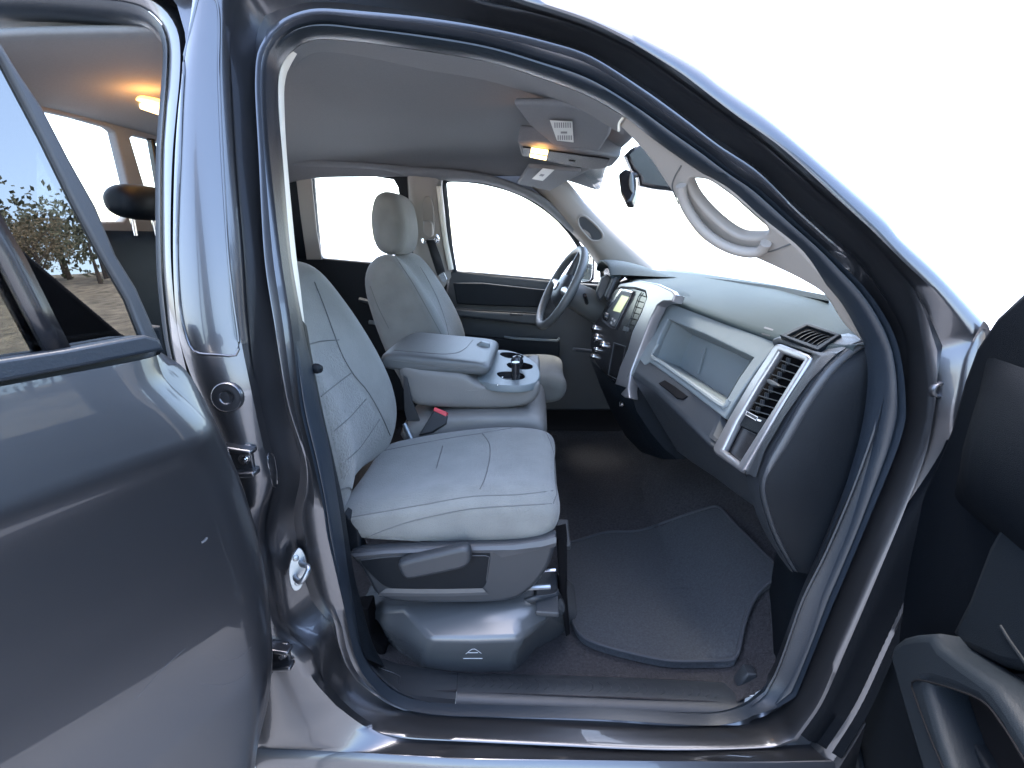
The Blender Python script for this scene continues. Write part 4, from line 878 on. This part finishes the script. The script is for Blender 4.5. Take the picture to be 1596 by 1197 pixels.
# kick panel under the dash end
k1 = es([(1222,846),(1236,890),(1226,960),(1216,1010),(1190,1060)], .10, 30); k2 = es([(1302,846),(1286,892),(1262,960),(1240,1010),(1204,1066)], .012, 30)
kick = MB().grid([[p+Vector((.05, .18, 0)) for p in k1], k1, mixl(k1, k2, .4), k2]).out('kick_panel', DARK, TRUCK, angle=80)
blk('kick_panel_foot', [(1150,1072),(1158,1058),(1166,1050),(1180,1052),(1188,1066),(1178,1084),(1160,1092)], .07, .03, DARK2, kick, .006)
MB().tube([aY(1155, 1084, .05), aY(1174, 1082, .05)], .0025, 6).out('kick_panel_clip', CHROME, kick)
# side defroster vent on the dash corner
Pq, nq = plane3(aY(1225, 526, .2), aY(1308, 526, .11), aY(1276, 547, .102)); nq = nq if nq.dot(CAM-Pq) > 0 else -nq
def Q_(L, o=0): return [aP(x, y, Pq+nq*o, nq) for x, y in L]
sv = plate('corner_vent', [Q_([(1217,526),(1258,507),(1266,508),(1312,525),(1276,550)]), Q_([(1228,526),(1259,511),(1303,526),(1275,543)])], Pq+nq*.006, nq, .012, DARK, pad, .002)
MB().add(Q_([(1222,526),(1258,508),(1309,526),(1276,547)], .0), [(0, 1, 2, 3)]).out('corner_vent_duct', GAPBLK, sv)
sl_ = MB()
for k in range(6):
    f = (k+.5)/6; a = (1228+(1259-1228)*0, 0)
    p0 = (1232+(1272-1232)*f, 526+(542-526)*f); p1_ = (1262+(1302-1262)*f, 513+(526-513)*f)
    L = [(p0[0]+(p1_[0]-p0[0])*u, p0[1]+(p1_[1]-p0[1])*u-3*math.sin(math.pi*u)) for u in (0, .25, .5, .75, 1)]
    a_ = Q_(L, .005); b_2 = Q_(L, .0); sl_.grid([a_, b_2])
sl_.out('corner_vent_slats', DARK2, sv, solid=.0015)

# ------------------------------------------------------------------ centre stack
Ps_, ns_ = plane3(aY(964, 446, .98), aY(1008, 456, .72), aY(972, 600, .655)); ns_ = ns_ if ns_.dot(CAM-Ps_) > 0 else -ns_
def T_(L, o=0): return [aP(x, y, Ps_+ns_*o, ns_) for x, y in L]
sil = [(960,450),(966,442),(996,437),(1024,442),(1048,453),(1052,459),(1047,470),(1033,470),(1024,476),(1013,498),(997,540),(983,578),(979,606),(980,620),(972,619),(962,610),(958,600),(966,572),(978,544),(985,518),(1000,486),(1008,464),(1006,454),(990,449),(968,448)]
st_ = plate('centre_stack_bezel', [T_(sil, .008)], Ps_+ns_*.008, ns_, .03, SILVER, pad, .004)
MB().grid([T_([(966,443),(996,438),(1024,443),(1048,454),(1052,460)], .006), [p+Vector((.04, 0, -.004)) for p in T_([(966,443),(996,438),(1024,443),(1048,454),(1052,460)], .006)]]).out('stack_top', PAD, st_)
fp_ = [(946,470),(960,450),(968,447),(990,449),(1006,454),(1009,464),(1000,486),(985,518),(978,544),(966,572),(958,600),(948,594),(928,566),(920,540),(922,510),(936,492)]
fc = plate('stack_face', [T_(fp_, .0)], Ps_, ns_, .04, BLK, st_, .004)
rb = [(940,488),(967,449),(986,453),(958,513),(953,512),(937,500)]
rh = [(951,484),(968,457),(981,460),(965,489),(960,492)]
rd_ = plate('radio_bezel', [T_(rb, .007)], Ps_+ns_*.007, ns_, .007, CHROME, st_, .002)
plate('radio_surround', [T_([(943,488),(968,453),(984,456),(958,509),(952,507),(940,499)], .009)], Ps_+ns_*.009, ns_, .003, DARK2, st_, .001)
plate('radio_screen', [T_([(955,484),(969,460),(980,463),(966,487)], .0105)], Ps_+ns_*.0105, ns_, .002, LCD, st_, .0005)
MB().lathe(T_([(947,494)], .009)[0], ns_, [(.001, .014), (.012, .013), (.014, .01), (.0145, 0)], 20).out('radio_knob', BLK, st_)
for x, y in ((955,497),(953,503),(958,500)): MB().box(T_([(x, y)], .0095)[0], .006, .01, .008).out('radio_button', SILVER, st_)
vg = MB()
vg.tube(T_([(975,520),(986,488),(995,463),(1000,456)], .003), .0016, 6)
vg.out('stack_vent_edge', DARK2, st_)
va = MB()
for k in range(7):
    f = k/6; p0 = (996-(996-974)*f, 460+(515-460)*f); p1_ = (1005-(1005-984)*f, 463+(517-463)*f)
    q = T_([p0, p1_], .002); va.prism([q[0], q[1], q[1]-ns_*.01+Vector((0, 0, .003)), q[0]-ns_*.01+Vector((0, 0, .003))], Vector((0, 0, .002)))
va.out('stack_vent_slats', GAPBLK, st_)
plate('stack_vent_wheel', [T_([(972,508),(981,511),(979,517),(970,515)], .004)], Ps_+ns_*.004, ns_, .004, DARK2, st_, .001)
for x, y, r in ((929,512,.012),(931,527,.016),(941,538,.014),(927,556,.009),(932,545,.008)):
    c = T_([(x, y)], .002)[0]; MB().lathe(c, ns_, [(.001, .018), (r*.7, .017), (r*.86, .013), (r*.9, .008)], 18).out('climate_knob', BLK, st_)
    MB().lathe(c, ns_, [(r*.88, .010), (r, .008), (r*1.05, .003), (r*1.05, -.002)], 18).out('knob_ring', CHROME, st_)
plate('stack_pocket', [T_([(959,537),(973,541),(966,578),(960,588),(950,582)], .003)], Ps_+ns_*.003, ns_, .003, GAPBLK, st_, .001)
MB().tube(T_([(957,534),(975,540),(967,578),(961,591),(948,584),(957,534)], .003), .0014, 6).out('pocket_edge', DARK2, st_)
# lower continuation of the stack towards the floor
lo1 = [aY(x, y, .64) for x, y in [(958,598),(968,622),(988,650),(1010,690),(1034,716)]]; lo2 = [aY(x, y, .60) for x, y in [(982,606),(992,640),(1014,674),(1036,700),(1056,716)]]; lo0 = [aY(x, y, .92) for x, y in [(920,560),(935,600),(952,640),(975,680),(1000,705)]]
MB().grid([lo0, lo1, mixl(lo1, lo2, .5), lo2, [p+Vector((.1, .02, 0)) for p in lo2]]).out('stack_lower_trim', DARK, pad)
MB().lathe(aY(969, 630, .63), Vector((-1, -.3, .2)), [(.001, .006), (.008, .005), (.009, 0)], 14).out('power_socket', CHROME, pad)

# ------------------------------------------------------------------ steering wheel
cw = aY(874, 449, 1.28); nw = Vector((-.86, -.16, .47)).normalized()
xw = Vector((0, 1, 0)).cross(nw).normalized(); yw = nw.cross(xw)
R_w = .168
MB().tube([cw+(xw*math.cos(2*math.pi*k/64)+yw*math.sin(2*math.pi*k/64))*R_w for k in range(64)], .0165, 14, True)
sw = MB().tube([cw+(xw*math.cos(2*math.pi*k/64)+yw*math.sin(2*math.pi*k/64))*R_w for k in range(64)], .0165, 14, True).out('steering_wheel', LIDV, TRUCK)
MB().lathe(cw-nw*.03, nw, [(.001, .05), (.03, .049), (.055, .042), (.068, .03), (.072, .01), (.06, -.02)], 28).out('wheel_hub', DARK2, sw)
MB().lathe(cw+nw*.021, nw, [(.001, .004), (.016, .004), (.02, 0)], 20).out('hub_badge', SILVER, sw)
for a in (0.1, math.pi-.1, math.pi*1.5):
    dv_ = xw*math.sin(a)*(-1 if a > 4 else 1)+yw*math.cos(a)
    dv_ = yw*math.cos(a)+xw*math.sin(a)*-1 if a > 4 else yw*math.cos(a)+xw*math.sin(a)*.3
    MB().tube([cw+dv_*.05-nw*.01, cw+dv_*R_w], [.022, .012], 10).out('wheel_spoke', SILVER if a < 4 else DARK2, sw)
MB().tube([cw-nw*.03, cw-nw*.12, cw-nw*.26], [.05, .058, .062], 20).out('column_cowl', LIDV, sw)
MB().tube([cw-nw*.12+Vector((0, -.05, .0)), cw-nw*.10+Vector((0, -.12, .03))], .008, 8).out('wiper_stalk', BLK, sw)
# pedals hidden below are left out

# ------------------------------------------------------------------ sill plate
def sill(name, pts_rows, m, **k): return MB().grid([[aY(*p) for p in r] for r in pts_rows]).out(name, m, TRUCK, **k)
sp = sill('sill_plate', [[(714,1049,.11),(860,1052,.11),(1000,1057,.11),(1100,1062,.11),(1168,1066,.11)], [(714,1050,.10),(860,1053,.10),(1000,1059,.10),(1100,1064,.10),(1166,1068,.10)], [(713,1066,.05),(860,1072,.05),(1000,1079,.05),(1100,1083,.05),(1162,1084,.05)], [(712,1078,.03),(860,1085,.03),(1000,1091,.03),(1100,1094,.03),(1160,1095,.03)], [(711,1088,.015),(860,1096,.015),(1000,1102,.015),(1100,1105,.015),(1156,1106,.015)], [(710,1103,.008),(860,1109,.008),(1000,1114,.008),(1100,1116,.008),(1150,1116,.008)]], DARK2, angle=60)
t = bvh(sp)
seams('tread_pattern', sp, [[(722+i*14, 1054+i*.55), (730+i*14, 1062+i*.6), (722+i*14, 1070+i*.6)] for i in range(29)], .001, DARK2, 0, 6)
sill('sill_end_plate', [[(560,1000,.12),(590,1024,.12),(622,1035,.11),(713,1049,.11)], [(562,1006,.10),(592,1030,.10),(622,1038,.10),(713,1051,.10)], [(566,1018,.05),(596,1046,.05),(624,1058,.05),(712,1068,.05)], [(570,1026,.03),(600,1056,.03),(626,1072,.03),(711,1080,.03)], [(574,1034,.015),(604,1062,.015),(628,1082,.015),(710,1090,.015)], [(578,1040,.01),(606,1070,.01),(630,1092,.01),(709,1103,.01)]], DARK2, angle=60)
MB().tube([aY(589, 1040, .05), aY(612, 1048, .05), aY(624, 1054, .05), aY(623, 1066, .03)], .0008, 6).out('sill_joint', DARK2, sp)
# rubber-lined cabin side behind the seat base
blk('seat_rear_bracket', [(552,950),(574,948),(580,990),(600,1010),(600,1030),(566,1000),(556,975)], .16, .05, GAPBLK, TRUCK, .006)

# ------------------------------------------------------------------ floor mat (lies on the carpet)
mt = [(879,852),(900,843),(940,831),(960,829),(985,829),(1010,824),(1060,806),(1112,790),(1122,792),(1150,822),(1190,862),(1222,890),(1226,896),(1200,908),(1178,930),(1164,960),(1156,990),(1150,1018),(1142,1029),(1100,1031),(1040,1030),(980,1018),(930,1004),(905,990),(892,965),(886,930),(881,890)]
loopm = crom([(x, y, 0) for x, y in mt], 120, True)
cm = Vector((1020, 920, 0)); rows = []
for k in range(9):
    f = 1-k/8; rows.append([aFloor(cm.x+(v.x-cm.x)*f, cm.y+(v.y-cm.y)*f, .024 if k else .022) for v in loopm])
r_out = [p+Vector((0, 0, -.018)) for p in rows[0]]
mm = MB().grid([r_out]+rows, cu=True).out('floor_mat', MATM, None, angle=80)
tag(mm, 'dark charcoal carpet floor mat lying in the passenger footwell', 'floor mat')
e = MB().tube([p+Vector((0, 0, .002)) for p in rows[0]], .0045, 8, True).out('mat_edging', mat('mat_binding', (.032, .034, .04), rough=.9), mm)

# ------------------------------------------------------------------ rear passenger door, swung open
thr = rad(66); Hr = Vector((-.46, -.12, 1.0)); dr = Vector((-math.cos(thr), -math.sin(thr), 0)); nr_ = Vector((math.sin(thr), -math.cos(thr), 0))
edge = [(244,554),(257,590),(294,627),(324,657),(338,680),(366,734),(388,800),(405,870),(416,947),(420,1031),(413,1098),(398,1161),(393,1200)]
OFF = [(.40,.052),(.6,.073),(.75,.079),(.85,.081),(.95,.073),(1.05,.061),(1.12,.0545),(1.17,.051),(1.2,.0505),(1.215,.052),(1.228,.054),(1.234,.0537),(1.242,.0518),(1.28,.0445),(1.33,.035),(1.37,.0275)]
ed = []
for v in crom([(x, y, 0) for x, y in edge], 60):
    p = aP(v.x, v.y, Hr, nr_)
    for _ in range(8): p = aP(v.x, v.y, Hr+nr_*(lerp1(OFF, p.z)-.012), nr_)
    ed.append(p)
rows = []
zs0, zs1 = ed[0].z, ed[-1].z
for i, p in enumerate(ed):
    s0 = (p-Hr).dot(dr); r = []
    for k in range(26):
        s = s0+(.82-s0)*(k/25)**1.3
        z = p.z+(.45-p.z)*0
        o = lerp1(OFF, z+.035*s-.002) - lerp1(OFF, p.z+.035*s0-.002)*0
        edge_in = .012*math.exp(-((s-s0)/.012))
        r.append(Hr*1+dr*s+nr_*(o-edge_in)+Vector((0, 0, z-Hr.z)))
    rows.append(r)
# bottom rows down to the sill edge
ob = rows[-1]
if ob[0].z > .5: rows.append([Vector((p.x, p.y, .47))-nr_*.03 for p in ob])
skin = MB().grid(rows); rdoor = skin.out('rear_door', PAINT, TRUCK, sub=0, angle=60)
edge2 = [(251,549),(287,574),(314,615),(341,667),(356,700),(369,734),(392,800),(409,870),(420,947),(425,1031),(417,1098),(402,1161),(397,1200)]
e2_ = []
for v in crom([(x, y, 0) for x, y in edge2], 60):
    p = aP(v.x, v.y, Hr, nr_)
    for _ in range(8): p = aP(v.x, v.y, Hr+nr_*(lerp1(OFF, p.z)-.03), nr_)
    e2_.append(p)
fr_ = [r[0] for r in rows[:60]]
MB().grid([fr_, shift(mixl(fr_, e2_, .4), nr_*.003), e2_, [p-nr_*.05+dr*.02 for p in e2_], [p-nr_*.09+dr*.06 for p in e2_]]).out('door_edge', PAINT, rdoor, angle=60)
q = [Hr+dr*s-nr_*.07+Vector((0, 0, z-1)) for s, z in ((.04, .5), (.8, .5), (.8, 1.37), (.04, 1.37))]
plate('door_inner_panel', [q], q[0], nr_, .03, DARK, rdoor, .005)
lean = rad(6); Bl = aP(249, 540, Hr, nr_); nl = (nr_*math.cos(lean)+Vector((0, 0, math.sin(lean)))).normalized()
ul = (Vector((0, 0, 1))*math.cos(lean)-nr_*math.sin(lean)).normalized()
def W_(L, o=0): return [aP(x, y, Bl+nl*o, nl) for x, y in L]
def WL(s, h, o=0): return Bl+dr*s+ul*h+nl*o
outl = W_([(250,531),(241,512),(214,450),(182,398),(150,321),(110,250),(67,167),(33,117),(0,63)])
inl = W_([(222,524),(200,467),(160,398),(117,317),(67,214),(0,87)])
s_top = (outl[-1]-Bl).dot(dr); s_in = (inl[-1]-Bl).dot(dr); h_top = (outl[-1]-Bl).dot(ul)
frame = outl+[WL(s_top+.05, h_top+.08), WL(s_top+.12, h_top+.11), WL(.7, h_top+.12), WL(.72, .03)]
hole = inl+[WL(s_in+.05, h_top+.03), WL(s_in+.10, h_top+.065), WL(.64, h_top+.075), WL(.66, .03)]
plate('door_window_frame', [frame+[WL(.72, -.02), WL(.01, -.02)], hole+[WL(.66, .012)]], Bl, nl, .03, DARK2, rdoor, .004)
ga = W_([(224,526),(200,467),(160,398),(117,317),(67,214),(0,87)], -.008)
gla = ga+[WL(s_in+.06, h_top+.05, -.008), WL(.66, h_top+.09, -.008), WL(.67, .0, -.008)]
plate('door_window_glass', [gla], Bl-nl*.008, nl, .005, TINT, rdoor, .0008)
bar1 = W_([(0,348),(33,404),(70,478),(106,548)]); up_ = (bar1[0]-bar1[-1]).normalized(); bar1 = [bar1[0]+up_*.34]+bar1
MB().tube([p+nl*.002 for p in bar1], .0028, 8).out('division_bar_trim', CHROME, rdoor)
w_ = dr*.022
MB().grid([[p+nl*.0 for p in bar1], [p+w_+nl*.0 for p in bar1]]).out('division_bar', BLK, rdoor, solid=.012)
bm = W_([(226,522),(250,529),(256,545),(134,570),(0,596)], .036)+[WL(.74, -.052, .036), WL(.74, -.002, .036)]+W_([(0,560),(100,545)], .036)
plate('door_belt_moulding', [bm], Bl+nl*.036, nl, .04, RUBBER, rdoor, .004)
# light scratches in the door paint
for L in ([(289,1010),(262,1035),(236,1062),(210,1092)], [(332,1026),(355,1030),(375,1024),(392,1008)], [(312,1066),(345,1068),(370,1060),(390,1046)]): seams('paint_scratch', rdoor, [L], .0004, LEDGE, 0)
seams('paint_chip', rdoor, [[(314,846),(319,843),(323,838)]], .002, LEDGE, 0, 8)
# ------------------------------------------------------------------ front passenger door, swung open
thf = rad(78); Hf = Vector((.60, -.10, 1.0)); df = Vector((-math.cos(thf), -math.sin(thf), 0)); nf_ = Vector((-math.sin(thf), math.cos(thf), 0))
def FD(L, o=0): return [aP(x, y, Hf+nf_*o, nf_) for x, y in L]
def FL(s, z, o=0): return Hf+df*s+nf_*o+Vector((0, 0, z-1))
fe = FD([(1596,450),(1551,493),(1519,542),(1500,594),(1488,640),(1480,668),(1450,740),(1410,830),(1366,920),(1334,985),(1306,1018),(1275,1046),(1250,1062),(1236,1085),(1210,1154),(1195,1197),(1180,1240)])
s9 = (fe[0]-Hf).dot(df); z9 = fe[0].z
outline = fe+[FL(.1, .50), FL(1.05, .50), FL(1.08, 1.36), FL(1.02, 1.80), FL(.40, 1.81), FL(.30, 1.77)]
wh = [FL(.24, 1.40), FL(.31, 1.62), FL(.40, 1.73), FL(.46, 1.75), FL(.96, 1.74), FL(1.02, 1.38)]
fdoor = plate('front_door', [outline, wh], Hf, nf_, .04, DOORBLK, TRUCK, .010)
plate('door_outer_skin', [[p-nf_*.05+(df*.07 if i < len(fe) else df*.01) for i, p in enumerate(outline)], [p-nf_*.05 for p in wh]], Hf-nf_*.05, nf_, .05, PAINT, fdoor, .012)
plate('front_window_glass', [[p-nf_*.03 for p in [FL(.22, 1.38), FL(.30, 1.63), FL(.39, 1.75), FL(.98, 1.76), FL(1.04, 1.36)]]], Hf-nf_*.03, nf_, .005, GLASS, fdoor, .001)
# bulge of the upper trim and lower bolster
ub = [FL(.03, 1.30, .0), FL(.1, 1.345, .0)]
rows = []
for s in (.06, .09, .14, .22, .4, .7, .95, 1.02):
    k = min(1, (s-.06)/.06); rows.append([FL(s, 1.345, .002), FL(s, 1.33, .02*k), FL(s, 1.26, .045*k), FL(s, 1.19, .04*k), FL(s, 1.15, .012*k), FL(s, 1.14, .0)])
MB().grid(rows).out('upper_trim_roll', DOORBLK, fdoor, sub=1, angle=80)
# pull cup / armrest
o1_ = .055
ha = [(1384,1022),(1390,1003),(1404,992),(1422,987),(1449,985),(1462,1006),(1500,1034),(1544,1064),(1568,1096),(1600,1146),(1640,1215)]
hb_ = [(1424,1062),(1446,1063),(1490,1078),(1528,1097),(1556,1130),(1600,1200)]
ob_ = FD(ha, o1_)+FD([(1640,1300),(1460,1300),(1434,1197),(1406,1103)], o1_)
ib_ = FD([(1600,1300),(1510,1300),(1480,1197),(1467,1154),(1444,1078),(1442,1066),(1452,1065),(1490,1078),(1526,1097),(1554,1132),(1598,1210)], o1_)
arm = plate('door_armrest', [ob_, ib_], Hf+nf_*o1_, nf_, .055, ARM, fdoor, .012)
MB().tube([aP(v.x, v.y, Hf+nf_*(o1_+.001), nf_) for v in crom([(1478,1215,0),(1450,1150,0),(1424,1080,0),(1421,1064,0),(1432,1060,0),(1480,1072,0),(1532,1094,0),(1562,1130,0),(1600,1190,0)], 60)], .0011, 6).out('armrest_groove', GAPBLK, arm)
plate('pull_cup', [FD([(1430,1050),(1600,1050),(1680,1300),(1480,1300)], .008)], Hf+nf_*.008, nf_, .006, GAPBLK, arm, .001)
plate('pull_cup_insert', [FD([(1457,1124),(1480,1128),(1505,1140),(1540,1200),(1570,1280),(1500,1280),(1478,1190)], .022)], Hf+nf_*.022, nf_, .03, DARK, arm, .004)
# speaker grille with fine ribs, and the post beside it
gr = [(1245,1068),(1254,1072),(1263,1085),(1274,1116),(1283,1160),(1290,1210),(1300,1260),(1185,1260),(1198,1197),(1212,1154),(1230,1101)]
spk = plate('speaker_grille', [FD(gr, .012)], Hf+nf_*.012, nf_, .012, DARK, fdoor, .004)
rbm = MB()
for k in range(44):
    y = 1086+k*3.6; xl = lerp1([(1068,1246),(1101,1232),(1154,1214),(1197,1200),(1260,1187)], y)+2; xr = lerp1([(1068,1248),(1085,1262),(1116,1273),(1160,1282),(1210,1289),(1260,1298)], y)-2
    rbm.tube(FD([(xl, y), ((xl+xr)/2, y-2), (xr, y)], .013), .0013, 5)
rbm.out('grille_ribs', DARK2, spk)
plate('door_side_rib', [FD([(1282,1082),(1312,1078),(1326,1120),(1340,1197),(1352,1260),(1306,1260),(1298,1180),(1290,1120)], .008)], Hf+nf_*.008, nf_, .01, DARK, fdoor, .003)
plate('door_trim_flank', [FD([(1561,812),(1540,850),(1510,930),(1482,985),(1500,1010),(1560,1040),(1660,1060),(1700,800),(1600,806)], .02)], Hf+nf_*.02, nf_, .02, DARK, fdoor, .012)
MB().tube([aP(v.x, v.y, Hf+nf_*.022, nf_) for v in crom([(1560,976,0),(1575,1000,0),(1596,1030,0),(1620,1070,0)], 20)], .0025, 8).out('flank_ridge', DARK, fdoor)
# trim roll behind the hinge: cowl corner of the body ahead of the hinge pillar
MB().grid([[aS(x, y, -.09) for x, y in [(1517,528),(1533,500),(1540,506)]], [aS(x, y, -.06) for x, y in [(1500,560),(1530,560),(1560,560)]], [aS(x, y, -.04) for x, y in [(1490,620),(1520,640),(1600,640)]]]).out('cowl_corner', PAINT, TRUCK)
# fender beyond the hinge
MB().grid([[Vector((.66, -.14, 1.33)), Vector((1.3, -.17, 1.25)), Vector((2.0, -.16, 1.2))], [Vector((.66, -.17, 1.2)), Vector((1.3, -.20, 1.1)), Vector((2.0, -.2, 1.1))], [Vector((.66, -.15, .5)), Vector((1.3, -.17, .9)), Vector((2.0, -.17, .9))]]).out('front_fender', PAINT, TRUCK, sub=2)

# ------------------------------------------------------------------ dry trees ahead of the truck, mirrored in the door glass and paint
BARK = mat('bark', (.09, .07, .055), rough=1, noise=.3, nscale=8)
LEAVES = [mat('dry_leaves', (.13, .1, .055), rough=.9, noise=.4, nscale=3), mat('olive_leaves', (.075, .08, .045), rough=.9, noise=.4, nscale=3)]
def tree(x, y, h, k, label, zb=0):
    t = empty('dry_tree', (x, y, zb)); tag(t, label, 'tree', 'trees ahead of the truck')
    b = MB(); tops = []
    b.tube([Vector((x, y, zb-.2)), Vector((x+.1, y, zb+h*.3)), Vector((x, y+.1, zb+h*.62))], [h*.03, h*.022, h*.01], 8)
    for i in range(7):
        a = i*2.4; p = Vector((x, y, zb+h*(.25+.05*i))); q = p+Vector((math.cos(a)*h*.2, math.sin(a)*h*.2, h*.2)); b.tube([p, q], [h*.012, h*.004], 6); tops.append(q)
    b.out('trunk', BARK, t)
    b = MB()
    for i in range(2200):
        c = random.choice(tops+[Vector((x, y, zb+h*.72))]); d = Vector((random.gauss(0, 1), random.gauss(0, 1), random.gauss(0, .8)))*h*.085
        c = c+d; u_ = Vector((random.gauss(0, 1), random.gauss(0, 1), random.gauss(0, 1))).normalized(); v_ = u_.orthogonal().normalized(); r = h*.014*random.uniform(.5, 1.2)
        b.add([c-u_*r, c+v_*r*.6, c+u_*r, c-v_*r*.6], [(0, 1, 2, 3)])
    b.out('crown', LEAVES[k], t, smooth=False)

tree(38, -9, 5.5, 1, 'olive brown tree, nearer of the two mirrored in the rear door glass', 4.6)
tree(48, -2, 7, 0, 'taller brown dry tree farther back, mirrored in the rear door glass', 6.6)
# the wood along the top of the field, one mass
tl_ = MB(); tk = MB()
for i in range(34):
    x = 52+random.uniform(0, 22); y = x*random.uniform(-.75, .33); zb = (x-15)*.2; h = random.uniform(5, 9.5)
    tk.tube([Vector((x, y, zb-.5)), Vector((x, y, zb+h*.6))], [h*.03, h*.012], 6)
    for j in range(420):
        c = Vector((x, y, zb+h*.62))+Vector((random.gauss(0, .2), random.gauss(0, .2), random.gauss(0, .19)))*h
        u_ = Vector((random.gauss(0, 1), random.gauss(0, 1), random.gauss(0, 1))).normalized(); v_ = u_.orthogonal().normalized(); r = h*.04*random.uniform(.5, 1.2)
        tl_.add([c-u_*r, c+v_*r*.6, c+u_*r, c-v_*r*.6], [(0, 1, 2, 3)])
tw = tl_.out('treeline', LEAVES[1], None, smooth=False); tw['kind'] = 'stuff'
tk.out('treeline_trunks', BARK, tw)
